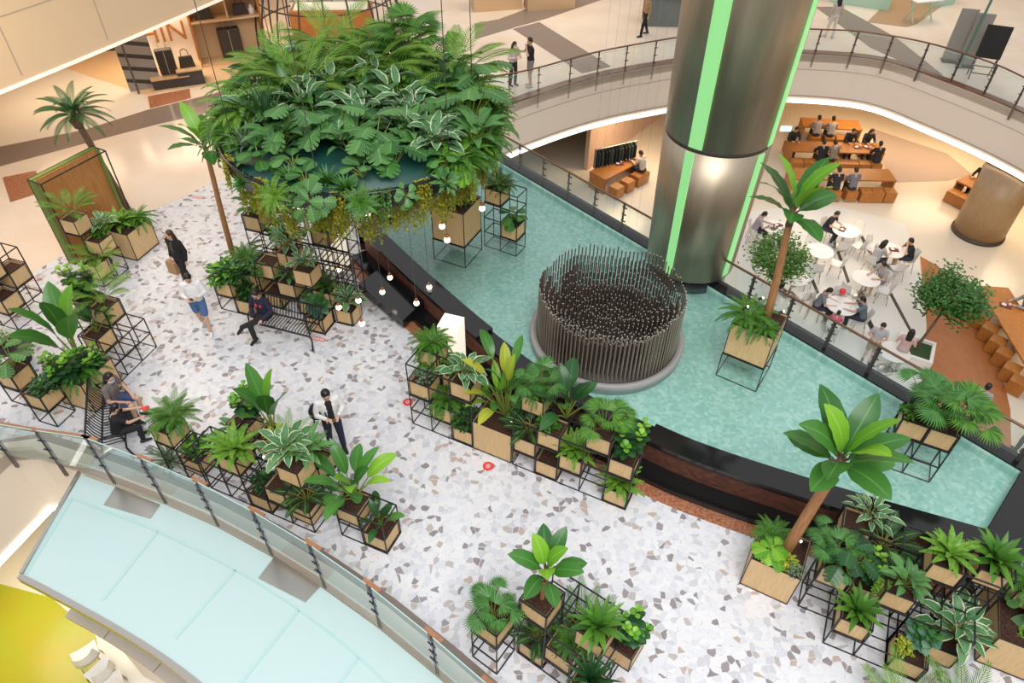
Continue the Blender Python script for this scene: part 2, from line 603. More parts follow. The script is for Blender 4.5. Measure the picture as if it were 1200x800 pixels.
    M['l_blue'] = leaf_mat('leaf_blue_green', (0.05, 0.17, 0.105), (0.17, 0.33, 0.20), 0.45)
    M['l_strip'] = leaf_mat('leaf_striped', (0.030, 0.115, 0.026), (0.10, 0.26, 0.06), 0.45, streak=0.32)
    M['l_vari'] = leaf_mat('leaf_white_edged', (0.05, 0.17, 0.06), (0.13, 0.29, 0.12), 0.3, edge=(0.62, 0.70, 0.46), edge_w=0.11)
    M['l_grey'] = leaf_mat('leaf_grey', (0.10, 0.19, 0.11), (0.24, 0.33, 0.20), 0.2)
    M['l_cream'] = leaf_mat('leaf_cream', (0.40, 0.42, 0.20), (0.62, 0.62, 0.40), 0.2)
    # people
    M['skin'] = mat('skin', (0.60, 0.36, 0.25), 0.5)
    M['hair'] = mat('black_hair', (0.012, 0.010, 0.009), 0.4)
    M['hairbrown'] = mat('brown_hair', (0.07, 0.025, 0.014), 0.4)
    M['eye'] = mat('eye_dark', (0.02, 0.015, 0.012), 0.3)
    M['mouth'] = mat('lip', (0.40, 0.14, 0.12), 0.5)


CLOTH = {}


def cloth(c):
    k = tuple(c)
    if k not in CLOTH:
        CLOTH[k] = mat('cloth', c, 0.85)
    return CLOTH[k]


materials()

# ------------------------------------------------------------------ leaves and plants
def azv(a):
    return V((math.cos(a), math.sin(a), 0))


PROF = {
    'paddle': [0.10, 0.62, 0.92, 1.0, 0.98, 0.86, 0.58, 0.06],
    'lance': [0.30, 0.75, 1.0, 0.95, 0.80, 0.58, 0.32, 0.02],
    'strap': [0.75, 0.95, 1.0, 0.96, 0.86, 0.68, 0.42, 0.02],
    'ovate': [0.25, 0.85, 1.0, 0.97, 0.84, 0.62, 0.35, 0.03],
    'fiddle': [0.18, 0.45, 0.62, 0.85, 1.0, 1.0, 0.78, 0.15],
}


def leaf(mb, b, az, el, L, W, prof='lance', curl=0.8, fold=0.2, n=7, wave=0.0, roll=0.0, m=0):
    """one blade: midrib that arches by `curl`, two half blades folded up by `fold`"""
    pr = PROF[prof]
    h = azv(az)
    side = V((-h.y, h.x, 0))
    p = V(b)
    base_i = len(mb.v)
    up0 = V((0, 0, 1))
    for i in range(n + 1):
        t = i / n
        a = el - curl * t
        d = h * math.cos(a) + up0 * math.sin(a)
        nor = -h * math.sin(a) + up0 * math.cos(a)
        k = t * (len(pr) - 1)
        j = min(int(k), len(pr) - 2)
        w = (pr[j] + (pr[j + 1] - pr[j]) * (k - j)) * W / 2
        s2 = side * math.cos(roll) + nor * math.sin(roll)
        n2 = nor * math.cos(roll) - side * math.sin(roll)
        wv = wave * w * math.sin(i * 2.4)
        mb.v += [p + s2 * w * math.cos(fold) + n2 * (w * math.sin(fold) + wv), V(p), p - s2 * w * math.cos(fold) + n2 * (w * math.sin(fold) - wv)]
        p = p + d * (L / n)
    for i in range(n):
        a = base_i + 3 * i
        t0, t1 = i / n, (i + 1) / n
        mb.face([a + 1, a, a + 3, a + 4], [(0.5, t0), (0, t0), (0, t1), (0.5, t1)], m)
        mb.face([a + 2, a + 1, a + 4, a + 5], [(1, t0), (0.5, t0), (0.5, t1), (1, t1)], m)


def frond(mb, b, az, el, L, curl, pairs, ll, lw, sweep=0.9, droop=0.35, tip=0.35, start=0.12, stem=None, m=0):
    """a feather-shaped frond of narrow leaflets along an arching midrib"""
    h = azv(az)
    side = V((-h.y, h.x, 0))
    up = V((0, 0, 1))
    p = V(b)
    steps = pairs + max(1, int(start * pairs))
    pts = []
    for i in range(steps + 1):
        t = i / steps
        a = el - curl * t
        d = h * math.cos(a) + up * math.sin(a)
        nor = -h * math.sin(a) + up * math.cos(a)
        pts.append(V(p))
        if i > steps - pairs:
            q = (i - (steps - pairs)) / pairs
            l = ll * (0.45 + 0.55 * math.sin(min(1, q * 1.6 + 0.25) * PI / 2)) * (1 - (1 - tip) * max(0, (q - 0.45) / 0.55))
            for s in (-1, 1):
                dd = (side * s * math.sin(sweep * (1 - 0.45 * q)) + d * math.cos(sweep * (1 - 0.45 * q)) - nor * droop * 0.6 + nor * 0.15).normalized()
                w = d * lw * 0.5
                n0 = len(mb.v)
                e = p + dd * l - up * (droop * l * 0.25)
                mid = p + dd * l * 0.5
                mb.v += [p - w * 0.4, p + w * 0.4, mid + w, e, mid - w]
                mb.face([n0, n0 + 1, n0 + 2, n0 + 3, n0 + 4], [(0.4, 0), (0.6, 0), (0.8, .5), (0.5, 1), (0.2, .5)], m)
        p = p + d * (L / steps)
    (stem or mb).tube(pts[::max(1, len(pts) // 6)] + [pts[-1]], [0.006] * (len(pts[::max(1, len(pts) // 6)])) + [0.002], 4, False)


def fan(mb, b, az, el, pet, R, segs=17, spread=2.6, fold=0.12, stem=None):
    """a pleated fan leaf on a stalk"""
    h = azv(az)
    up = V((0, 0, 1))
    side = V((-h.y, h.x, 0))
    d = h * math.cos(el) + up * math.sin(el)
    c = V(b) + d * pet
    mid = V(b) + d * pet * 0.5 + up * pet * 0.06
    if stem is not None:
        stem.tube([b, mid, c], [0.007, 0.006, 0.005], 5, False)
    a2 = el - 0.75
    f = h * math.cos(a2) + up * math.sin(a2)
    nor = -h * math.sin(a2) + up * math.cos(a2)
    for i in range(segs):
        th = (i / (segs - 1) - 0.5) * spread
        r = R * (0.80 + 0.20 * math.cos(th))
        e = f * math.cos(th) + side * math.sin(th)
        t = -f * math.sin(th) + side * math.cos(th)
        w = r * spread / segs * 0.62
        n0 = len(mb.v)
        sgn = fold * (1 if i % 2 else -1) * w
        dr = nor * (-0.22 * r)
        mb.v += [c, c + e * r * .52 - t * w * .62 + nor * sgn, c + e * r + dr, c + e * r * .52 + t * w * .62 - nor * sgn]
        mb.face([n0, n0 + 1, n0 + 2, n0 + 3], [(.5, 0), (.2, .6), (.5, 1), (.8, .6)])


def split_leaf(mb, b, az, el, pet, R, slits=6, stem=None, tilt=0.9, lobes=0.5):
    """a broad heart-shaped leaf with deep slits between its ribs"""
    h = azv(az)
    up = V((0, 0, 1))
    side = V((-h.y, h.x, 0))
    d = h * math.cos(el) + up * math.sin(el)
    c = V(b) + d * pet
    if stem is not None:
        stem.tube([b, V(b) + d * pet * .5 + up * .03, c], [0.010, 0.009, 0.007], 5, False)
    a2 = el - tilt
    f = h * math.cos(a2) + up * math.sin(a2)
    nor = -h * math.sin(a2) + up * math.cos(a2)

    def P(x, y):
        return c + f * x - nor * (0.22 * max(0, x) ** 2 / max(R, .01) + 0.25 * y * y / max(R, .01)) + side * y
    for s in (-1, 1):
        edge = []
        for i in range(slits * 5 + 1):
            t = i / (slits * 5)
            x = R * (-0.28 + 1.38 * t)
            w = R * 0.62 * math.sin(PI * (0.10 + 0.90 * (1 - t)) ** 0.9) * (1.0 if t > .02 else .6)
            ph = (i % 5)
            if lobes > 0 and 3 < i < slits * 5 - 1 and ph == 0:
                w *= 1 - lobes
            edge.append((x + 0.30 * w, w * s))
        spine = [(max(0.0, R * (-0.28 + 1.38 * i / (slits * 5)) - .02 * R), 0) for i in range(slits * 5 + 1)]
        n0 = len(mb.v)
        for (ex, ey), (sx, sy) in zip(edge, spine):
            mb.v += [P(sx, sy), P(ex, ey)]
        for i in range(slits * 5):
            a = n0 + 2 * i
            q = [a, a + 1, a + 3, a + 2]
            u = 0 if s < 0 else 1
            t0, t1 = i / (slits * 5), (i + 1) / (slits * 5)
            uv = [(.5, t0), (u, t0), (u, t1), (.5, t1)]
            if s < 0:
                q.reverse()
                uv.reverse()
            mb.face(q, uv)


def P_fern(r, mats=('l_fern',), n=40, L=0.48, up=1.15):
    f = MB()
    for i in range(n):
        az = i * 2.4 + r.uniform(-.2, .2)
        k = i / n
        frond(f, (0, 0, 0.02), az, up - 0.85 * k + r.uniform(-.1, .1), L * r.uniform(.8, 1.15), 1.35 + .3 * k, 15, 0.085, 0.026, 1.15, 0.25)
    return [('foliage', f, mats[0])]


def P_nest(r, mt='l_fernb', n=24, L=0.42, W=0.085):
    f = MB()
    for i in range(n):
        az = i * 2.4
        k = i / n
        frond(f, (0, 0, .02), az, 1.35 - .95 * k, L * r.uniform(.85, 1.1), 1.0, 18, 0.075, 0.040, 1.25, 0.12, tip=.3, start=.05)
    return [('foliage', f, mt)]


def P_areca(r, n=13, H=0.55, mt='l_fern', trunk=False):
    f, s = MB(), MB()
    for i in range(n):
        az = i * 2.4 + r.uniform(-.2, .2)
        k = i / n
        frond(f, (0.02 * math.cos(az), 0.02 * math.sin(az), 0.02), az, 1.45 - .55 * k, H * r.uniform(.85, 1.2) * 1.35, 1.25, 18, 0.20 * H / .55, 0.022, .8, 0.3, start=.55, stem=s)
    return [('foliage', f, mt), ('stem', s, 'stem')]


def P_fan(r, n=12, R=0.24, pet=0.42, mt='l_mid'):
    f, s = MB(), MB()
    for i in range(n):
        az = i * 2.4 + r.uniform(-.3, .3)
        k = i / n
        fan(f, (0, 0, .03), az, 1.45 - .9 * k, pet * r.uniform(.75, 1.2), R * r.uniform(.85, 1.1), 19, 3.0, stem=s)
    return [('foliage', f, mt), ('stalk', s, 'stem')]


def P_monstera(r, n=10, R=0.24, pet=0.5, mt='l_strip', lob=.55):
    f, s = MB(), MB()
    for i in range(n):
        az = i * 2.4 + r.uniform(-.3, .3)
        k = i / n
        split_leaf(f, (0, 0, .02), az, 1.4 - .75 * k, pet * r.uniform(.7, 1.15), R * r.uniform(.8, 1.15), 6, s, 1.2 - .2 * k, lob)
    return [('foliage', f, mt), ('stalk', s, 'stem')]


def P_round(r, n=9, R=0.16, pet=0.24, mt='l_mid'):
    f, s = MB(), MB()
    for i in range(n):
        az = i * 2.4 + r.uniform(-.3, .3)
        k = i / n
        split_leaf(f, (0, 0, .02), az, 1.3 - .95 * k, pet * r.uniform(.7, 1.15), R * r.uniform(.8, 1.15), 4, s, .9, 0)
    return [('foliage', f, mt), ('stalk', s, 'stem')]


def P_strel(r, n=11, L=0.5, W=0.2, pet=0.4, mt='l_banana', mt2='l_bright', tall=1.0):
    f, g, s = MB(), MB(), MB()
    for i in range(n):
        az = i * 2.4 + r.uniform(-.4, .4)
        k = i / n
        el = 1.48 - .75 * k
        p = V((0, 0, .02)) + (azv(az) * math.cos(el) + V((0, 0, 1)) * math.sin(el)) * pet * tall * r.uniform(.75, 1.15)
        s.tube([(0, 0, 0), V((0, 0, .02)).lerp(p, .5), p], [.014, .011, .008], 6, False)
        leaf(g if i % 3 == 0 else f, p, az, el - .05, L * r.uniform(.8, 1.15), W * r.uniform(.85, 1.1), 'paddle', .75 + .5 * k, .22, 9, .05, r.uniform(-.3, .3))
    return [('foliage', f, mt), ('young_foliage', g, mt2), ('stalk', s, 'stem')]


def P_upright(r, n=6, L=.62, W=.24):
    f, g, s = MB(), MB(), MB()
    for i in range(n):
        az = i * 2.4 + r.uniform(-.3, .3)
        el = 1.5 - .42 * i / n
        p = V((0, 0, .02)) + (azv(az) * math.cos(el) + V((0, 0, 1)) * math.sin(el)) * .34 * r.uniform(.8, 1.2)
        s.tube([(0, 0, 0), p * .5, p], [.016, .012, .008], 6, False)
        leaf(g if i == 1 else f, p, az, el, L * r.uniform(.85, 1.1), W, 'paddle', .55, .25, 9, .05, r.uniform(-.5, .5))
    return [('foliage', f, 'l_banana'), ('young_foliage', g, 'l_bright'), ('stalk', s, 'stem')]


def P_fig(r, stems=6, H=0.5, L=0.15, mt='l_dark', tip='l_bright'):
    f, g, s = MB(), MB(), MB()
    for q in range(stems):
        a0 = q * 2.4 + r.uniform(-.3, .3)
        h = H * r.uniform(.6, 1.1)
        top = azv(a0) * (.12 + .07 * q / max(1, stems)) * H / .5 + V((0, 0, h))
        s.tube([(0, 0, 0), top * .55 + V((0, 0, .03)), top], [.012, .009, .006], 5, False)
        n = 17
        for i in range(n):
            t = (i + 1) / n
            p = top * (0.25 + .75 * t)
            el = -.1 + .95 * t
            young = i >= n - 5
            leaf(g if young else f, p, i * 2.4, el + r.uniform(-.15, .15), L * (0.62 if young else 1) * r.uniform(.8, 1.15), L * .66 * (0.75 if young else 1), 'fiddle', .7, .18, 5, .06)
    return [('foliage', f, mt), ('young_foliage', g, tip), ('stem', s, 'bark')]


def P_rosette(r, n=30, L=0.36, W=0.055, mt='l_mid', prof='lance', curl=.6, lo=1.25, fold=.3):
    f = MB()
    for i in range(n):
        az = i * 2.4 + r.uniform(-.1, .1)
        k = i / n
        leaf(f, (.01 * math.cos(az), .01 * math.sin(az), .02), az, 1.45 - lo * k + r.uniform(-.08, .08), L * (1 - .25 * abs(k - .5)) * r.uniform(.85, 1.1), W, prof, curl, fold, 6)
    return [('foliage', f, mt)]


def P_hosta(r, n=26, L=0.23, W=0.125, mt='l_vari', H=.3):
    f, s = MB(), MB()
    for i in range(n):
        az = i * 2.4 + r.uniform(-.3, .3)
        k = i / n
        el = 1.4 - .8 * k
        p = V((0, 0, .02)) + (azv(az) * math.cos(el) + V((0, 0, 1)) * math.sin(el)) * H * r.uniform(.4, 1.1)
        s.tube([(0, 0, 0), p], [.006, .004], 4, False)
        leaf(f, p, az, el - .3, L * r.uniform(.8, 1.15), W * r.uniform(.85, 1.1), 'ovate', 1.1, .28, 7, .1, r.uniform(-.3, .3))
    return [('foliage', f, mt), ('stalk', s, 'stem')]


def P_vine(r, n=9, L=0.5, ls=0.055, mt='l_mid', out=.12, dens=16):
    """strands that spill over an edge and hang; it spills towards -y"""
    f, s = MB(), MB()
    for i in range(n):
        x = (i / max(1, n - 1) - .5) * .26 + r.uniform(-.03, .03)
        l = L * r.uniform(.45, 1.05)
        pts = [V((x, .06, 0)), V((x, -.02, .06)), V((x + r.uniform(-.03, .03), -out, .02))]
        k = max(2, int(l / .08))
        for j in range(k):
            pts.append(pts[-1] + V((r.uniform(-.012, .012), -.004 + r.uniform(-.008, .006), -l / k)))
        s.tube(pts, .003, 4, False)
        for j in range(int(dens * l / .4) + 4):
            t = j / (int(dens * l / .4) + 4) * (len(pts) - 1)
            a = int(t)
            p = pts[a].lerp(pts[min(a + 1, len(pts) - 1)], t - a)
            leaf(f, p, r.uniform(0, 2 * PI), r.uniform(-.9, .6), ls * r.uniform(.7, 1.3), ls * .75, 'ovate', .5, .1, 3)
    return [('foliage', f, mt), ('strand', s, 'stem')]


def P_bush(r, n=110, R=0.2, ls=0.09, mt='l_mid', mt2=None, flat=.75):
    f, g, s = MB(), MB(), MB()
    for i in range(n):
        t = r.random() ** .6
        ph = r.uniform(0, 2 * PI)
        z = r.uniform(.05, 1)
        rr = R * math.sqrt(max(0, 1 - (z - .25) ** 2)) * t
        p = V((rr * math.cos(ph), rr * math.sin(ph), z * R * 2 * flat * .6))
        leaf(g if (mt2 and i % 3 == 0) else f, p, ph + r.uniform(-.7, .7), r.uniform(-.2, 1.1), ls * r.uniform(.7, 1.2), ls * .55, 'ovate', .7, .2, 4, .05)
    for i in range(7):
        s.tube([(0, 0, 0), azv(i * .9) * R * .5 + V((0, 0, R * .7))], [.006, .003], 4, False)
    return [('foliage', f, mt)] + ([('young_foliage', g, mt2)] if mt2 else []) + [('stem', s, 'stem')]


def P_lobed(r, n=15, R=0.17, pet=.22, mt='l_bright'):
    return P_monstera(r, n, R, pet, mt, .45)


def P_yucca(r, n=26, L=.75, mt='l_dark'):
    f, s = MB(), MB()
    for i in range(n):
        az = i * 2.4
        k = i / n
        leaf(f, (0, 0, .25), az, 1.5 - .75 * k, L * r.uniform(.85, 1.1), .06, 'strap', .35, .3, 5)
    s.tube([(0, 0, 0), (0, 0, .28)], [.03, .025], 7)
    return [('foliage', f, mt), ('trunk', s, 'bark')]


def P_banana_tree(r, H=2.0, lean=(.5, .2), n=11, L=.95, W=.3, tr=.085):
    """a smooth trunk that leans and a crown of paddle leaves"""
    f, g, s, c = MB(), MB(), MB(), MB()
    top = V((lean[0], lean[1], H))
    mid = top * .5 + V((-lean[0] * .06, -lean[1] * .06, 0))
    s.tube([(0, 0, -.15), top * .25 - V((lean[0] * .04, lean[1] * .04, 0)), mid, top * .8, top], [tr, tr * .93, tr * .86, tr * .8, tr * .72], 14)
    c.tube([top - V((0, 0, .04)), top + V((0, 0, .18)), top + V((0, 0, .30))], [tr * .8, tr * .7, tr * .3], 10)
    for i in range(n):
        az = i * 2.4 + r.uniform(-.25, .25)
        k = i / n
        el = 1.45 - 1.25 * k
        b = top + V((0, 0, .24 - .12 * k))
        p = b + (azv(az) * math.cos(el) + V((0, 0, 1)) * math.sin(el)) * .16
        s2 = c
        s2.tube([b, p], [.022, .014], 6, False)
        leaf(g if i < 3 else f, p, az, el, L * (0.74 + .36 * math.sin(PI * min(1, k + .25))) * r.uniform(.92, 1.08), W, 'paddle', .85, .10, 10, .06, r.uniform(-.45, .45))
    return [('trunk', s, 'trunkp'), ('crown_shaft', c, 'bark'), ('foliage', f, 'l_banana'), ('young_foliage', g, 'l_bright')]


def P_date_palm(r, H=2.6, lean=(-.5, .3), n=26, L=.95):
    f, s, c = MB(), MB(), MB()
    top = V((lean[0], lean[1], H))
    k = 14
    pts = [top * (i / k) + V((0, 0, 0)) for i in range(k + 1)]
    s.tube(pts, [.075 + .006 * (i % 2) for i in range(k + 1)], 12)
    c.tube([top - V((0, 0, .25)), top - V((0, 0, .05)), top + V((0, 0, .12))], [.10, .16, .07], 10)
    for i in range(n):
        q = i / n
        frond(f, top + V((0, 0, .08)), i * 2.4, 1.4 - 1.35 * q, L * r.uniform(.85, 1.1), 1.25, 26, .21, .030, .75, .3, start=.1)
    return [('trunk', s, 'bark'), ('crown_shaft', c, 'bark'), ('foliage', f, 'l_grey' if False else 'l_dark')]


def P_tree(r, H=1.5, R=.75, n=900, ls=.085, lean=(.3, .1), mt='l_mid'):
    f, s = MB(), MB()
    top = V((lean[0], lean[1], H))
    s.tube([(0, 0, 0), top * .5 + V((.03, .02, 0)), top], [.05, .04, .03], 8)
    cl = []
    for i in range(20):
        th = i * 2.4
        z = -0.75 + 1.6 * (i + .5) / 20
        rr = math.sqrt(max(0.05, 1 - z * z))
        c = top + V((rr * math.cos(th), rr * math.sin(th), z * .7 + .35)) * R * r.uniform(.55, .85)
        s.tube([top, top.lerp(c, .6) + V((0, 0, .04)), c], [.022, .012, .005], 5, False)
        cl.append(c)
    for i in range(n):
        c = cl[i % len(cl)]
        d = V((r.gauss(0, 1), r.gauss(0, 1), r.gauss(0, .75))) * R * .2
        leaf(f, c + d, r.uniform(0, 2 * PI), r.uniform(-.4, .8), ls * r.uniform(.7, 1.3), ls * .6, 'ovate', .6, .15, 3)
    return [('trunk', s, 'bark'), ('foliage', f, mt)]


KIND = {
    # kind: (object name, everyday category, how it looks, generator)
    'fern': ('potted_fern', 'fern', 'feathery green fern', lambda r: P_fern(r)),
    'fernb': ('potted_fern', 'fern', 'bright green bushy fern', lambda r: P_nest(r)),
    'ferny': ('potted_fern', 'fern', 'yellow-green feathery fern', lambda r: P_fern(r, ('l_fernb',), 34, .52)),
    'areca': ('parlour_palm', 'palm', 'small feathery palm', lambda r: P_areca(r)),
    'arecab': ('parlour_palm', 'palm', 'bright feathery palm', lambda r: P_areca(r, 12, .6, 'l_fernb')),
    'fan': ('fan_palm', 'palm', 'fan palm with pleated leaves', lambda r: P_fan(r)),
    'fanl': ('fan_palm', 'palm', 'light green fan palm', lambda r: P_fan(r, 11, .27, .5, 'l_fern')),
    'monstera': ('monstera_plant', 'plant', 'split-leaved monstera', lambda r: P_monstera(r)),
    'monsterad': ('monstera_plant', 'plant', 'dark split-leaved monstera', lambda r: P_monstera(r, 9, .22, .4, 'l_dark')),
    'round': ('round_leaved_plant', 'plant', 'round-leaved green plant', lambda r: P_round(r)),
    'roundp': ('round_leaved_plant', 'plant', 'pale striped round-leaved plant', lambda r: P_round(r, 9, .15, .22, 'l_strip')),
    'strel': ('broad_leaved_plant', 'plant', 'broad-leaved banana-like plant', lambda r: P_strel(r)),
    'streld': ('broad_leaved_plant', 'plant', 'dark broad-leaved plant', lambda r: P_strel(r, 9, .45, .19, .34, 'l_dark', 'l_mid')),
    'strelu': ('broad_leaved_plant', 'plant', 'tall upright broad-leaved plant', lambda r: P_upright(r)),
    'strely': ('broad_leaved_plant', 'plant', 'tall yellow-green broad-leaved plant', lambda r: P_strel(r, 15, .44, .15, .7, 'l_banana', 'l_yellow')),
    'fig': ('fiddle_leaf_fig', 'plant', 'dark fig with bright green tips', lambda r: P_fig(r)),
    'figb': ('fiddle_leaf_fig', 'plant', 'blue-green fig bush', lambda r: P_fig(r, 5, .34, .15, 'l_blue', 'l_mid')),
    'rosette': ('rosette_plant', 'plant', 'spiky green rosette plant', lambda r: P_rosette(r)),
    'broad': ('rosette_plant', 'plant', 'bright broad-leaved rosette plant', lambda r: P_rosette(r, 26, .34, .085, 'l_fern', 'lance', .8)),
    'agave': ('agave_plant', 'plant', 'dark pointed agave', lambda r: P_rosette(r, 26, .42, .055, 'l_dark', 'strap', .3, 1.1, .45)),
    'spider': ('striped_grassy_plant', 'plant', 'pale striped grassy plant', lambda r: P_rosette(r, 30, .42, .035, 'l_grey', 'strap', .9)),
    'cycad': ('cycad_plant', 'plant', 'dark cycad with stiff fronds', lambda r: P_areca(r, 16, .34, 'l_dark')),
    'hosta': ('variegated_plant', 'plant', 'white-edged variegated plant', lambda r: P_hosta(r)),
    'hostas': ('variegated_plant', 'plant', 'striped variegated plant', lambda r: P_hosta(r, 20, .26, .10, 'l_vari', .34)),
    'diff': ('leafy_plant', 'plant', 'plant with patterned green leaves', lambda r: P_hosta(r, 20, .25, .11, 'l_strip', .3)),
    'vine': ('trailing_vine', 'vine', 'trailing green vine', lambda r: P_vine(r)),
    'vineb': ('trailing_vine', 'vine', 'bright trailing fern-like vine', lambda r: P_vine(r, 12, .42, .045, 'l_fernb', .12, 22)),
    'vineg': ('trailing_vine', 'vine', 'golden trailing vine', lambda r: P_vine(r, 11, .7, .055, 'l_gold', .1, 22)),
    'viney': ('trailing_vine', 'vine', 'long yellow-green trailing vine', lambda r: P_vine(r, 13, 1.0, .05, 'l_yellow', .1, 22)),
    'herb': ('leafy_herb', 'plant', 'low leafy green plant', lambda r: P_bush(r, 90, .17, .10, 'l_fern')),
    'bush': ('leafy_bush', 'plant', 'dense bush with bright leaves', lambda r: P_bush(r, 170, .26, .12, 'l_mid', 'l_bright')),
    'bushd': ('leafy_bush', 'plant', 'dense dark green bush', lambda r: P_bush(r, 170, .26, .12, 'l_dark', 'l_mid')),
    'grey': ('leafy_herb', 'plant', 'grey-green low plant', lambda r: P_bush(r, 100, .16, .07, 'l_grey')),
    'yel': ('leafy_herb', 'plant', 'yellow-leaved low plant', lambda r: P_bush(r, 90, .15, .08, 'l_yellow')),
    'creamy': ('leafy_herb', 'plant', 'cream-leaved small plant', lambda r: P_bush(r, 130, .24, .07, 'l_cream', 'l_mid')),
    'lobed': ('lobed_leaf_plant', 'plant', 'light green lobed-leaf plant', lambda r: P_lobed(r)),
    'lobedd': ('lobed_leaf_plant', 'plant', 'large lobed-leaf plant', lambda r: P_monstera(r, 9, .30, .46, 'l_mid', .62)),
    'yucca': ('yucca_plant', 'plant', 'dark spiky yucca', lambda r: P_yucca(r)),
}
PCACHE = {}


def plant_meshes(kind, var):
    k = (kind, var)
    if k not in PCACHE:
        parts = KIND[kind][3](random.Random(var * 77 + len(kind) * 5 + ord(kind[0])))
        PCACHE[k] = [(n, mb.mesh(n, M[m], True)) for n, mb, m in parts if mb.v]
    return PCACHE[k]


PN = [0]


def plant(kind, loc, where, s=1.0, rz=None, group=None, var=None, look=None, tilt=None):
    PN[0] += 1
    s *= 1.0 if group or kind.startswith('vine') else 1.14
    nm, cat, lk_, _ = KIND[kind]
    var = PN[0] % 2 if var is None else var
    rz = RND.uniform(0, 6.28) if rz is None else rz
    o = thing(nm, (look or lk_) + ' ' + where, cat, loc, rz, group, s, V(loc) + V((0, 0, .25)))
    if tilt:
        o.rotation_euler = (tilt[0], tilt[1], rz)
    for n, me in plant_meshes(kind, var):
        part(n, me, o)
    return o


def tree_plant(name, cat, label, parts, loc, rz=0, s=1.0):
    o = thing(name, label, cat, loc, rz, None, s)
    for n, mb, m in parts:
        mb.obj(n, M[m], o, True)
    return o

# ------------------------------------------------------------------ planter boxes and racks
BOXC = {}


def box_meshes(w, d, h):
    k = (round(w, 3), round(d, 3), round(h, 3))
    if k in BOXC:
        return BOXC[k]
    t = .014
    p, e, so = MB(), MB(), MB()
    i = .008
    p.box((w / 2, i + t / 2, h / 2), (w - 2 * i, t, h - .02))
    p.box((w / 2, d - i - t / 2, h / 2), (w - 2 * i, t, h - .02))
    p.box((i + t / 2, d / 2, h / 2), (t, d - 2 * i - 2 * t, h - .02))
    p.box((w - i - t / 2, d / 2, h / 2), (t, d - 2 * i - 2 * t, h - .02))
    p.box((w / 2, d / 2, .02), (w - 2 * i, d - 2 * i, .02))
    b = .016
    for x in (b / 2, w - b / 2):
        for y in (b / 2, d - b / 2):
            e.bar((x, y, 0), (x, y, h), b)
    for z in (b / 2, h - b / 2):
        for y in (b / 2, d - b / 2):
            e.bar((b, y, z), (w - b, y, z), b)
        for x in (b / 2, w - b / 2):
            e.bar((x, b, z), (x, d - b, z), b)
    so.box((w / 2, d / 2, h - .075), (w - 2 * i - 2 * t, d - 2 * i - 2 * t, .05))
    BOXC[k] = [('wood_panels', p.mesh('wood_panels', M['ply'])), ('steel_edge', e.mesh('steel_edge', M['black'])), ('soil', so.mesh('soil', M['soil']))]
    return BOXC[k]


def planter(loc, ang, label, w=.46, d=.46, h=.425, group='plywood planter boxes', soil=True):
    o = thing('planter_box', label, 'planter', loc, ang, group, 1.0, V(loc) + V((math.cos(ang) * w / 2, math.sin(ang) * w / 2, h)))
    for n, me in box_meshes(w, d, h):
        if soil or n != 'soil':
            part(n, me, o)
    return o


TIER = ['lowest tier', 'second tier', 'third tier', 'top tier', 'topmost tier']


class Rack:
    """a rack of cube cells; (i along, j back, k up)"""

    def __init__(s, origin, ang, title, z0=0.0, cw=.46, ch=.425):
        s.o = V((origin[0], origin[1], z0))
        s.a = math.radians(ang)
        s.t = title
        s.u = V((math.cos(s.a), math.sin(s.a), 0))
        s.w = V((-s.u.y, s.u.x, 0))
        s.cw, s.ch = cw, ch

    def p(s, i, j, k):
        return s.o + s.u * (i * s.cw) + s.w * (j * s.cw) + V((0, 0, k * s.ch))

    def frame(s, cells, label, name='plant_rack', b=.02):
        """cells: (i, j, k0, k1) columns of open cubes -> the black bars around them"""
        segs = set()
        R4 = lambda p: tuple(round(c, 3) for c in p)
        for i, j, k0, k1 in cells:
            for k in range(k0, k1):
                c = [[[(i + x, j + y, k + z) for z in (0, 1)] for y in (0, 1)] for x in (0, 1)]
                for x in (0, 1):
                    for y in (0, 1):
                        segs.add((R4(c[x][y][0]), R4(c[x][y][1])))
                for z in (0, 1):
                    for x in (0, 1):
                        segs.add((R4(c[x][0][z]), R4(c[x][1][z])))
                    for y in (0, 1):
                        segs.add((R4(c[0][y][z]), R4(c[1][y][z])))
        vert = MB()
        for a, c in sorted(segs):
            pa, pc = s.p(*a) - s.o, s.p(*c) - s.o
            lift = V((0, 0, b / 2))
            vert.bar(pa + lift, pc + lift, b)
        i, j, k0, k1 = cells[0]
        o = thing(name, label, 'rack', s.o, 0, 'black plant racks', 1.0, s.p(i + .5, j, k1))
        vert.obj('steel_frame', M['black'], o)
        return o

    def box(s, i, j, k, pl=None, size=1.0, w=1, h=1, dx=0.0, dy=0.0, tier=None):
        """a planter in a cell, and what grows in it: pl is a kind or a list of (kind, dx, dy, size)"""
        q = s.p(i, j, k) + (s.u + s.w) * .012 + V((0, 0, .02))
        kk = int(round(k)) if tier is None else tier
        tn = TIER[min(kk, 4)]
        label = 'plywood box on %s of the %s' % (tn, s.t) if w == 1 else 'large square plywood box, the ' + s.t
        ww = w * s.cw - .024
        planter(q, s.a, label, ww, ww if w > 1 else s.cw - .024, h * s.ch - .03)
        if not pl:
            return
        if isinstance(pl, str):
            pl = [(pl, 0, 0, size)]
        top = q + V((0, 0, h * s.ch - .03 - .055))
        for kind, ax, ay, sz in pl:
            c = top + s.u * (ww / 2 + ax * s.cw) + s.w * ((ww if w > 1 else s.cw) / 2 + ay * s.cw)
            plant(kind, c, ('in a %s box, %s' % (tn.split()[0], s.t)) if w == 1 else 'in the ' + s.t, sz, s.a if kind.startswith('vine') else None)


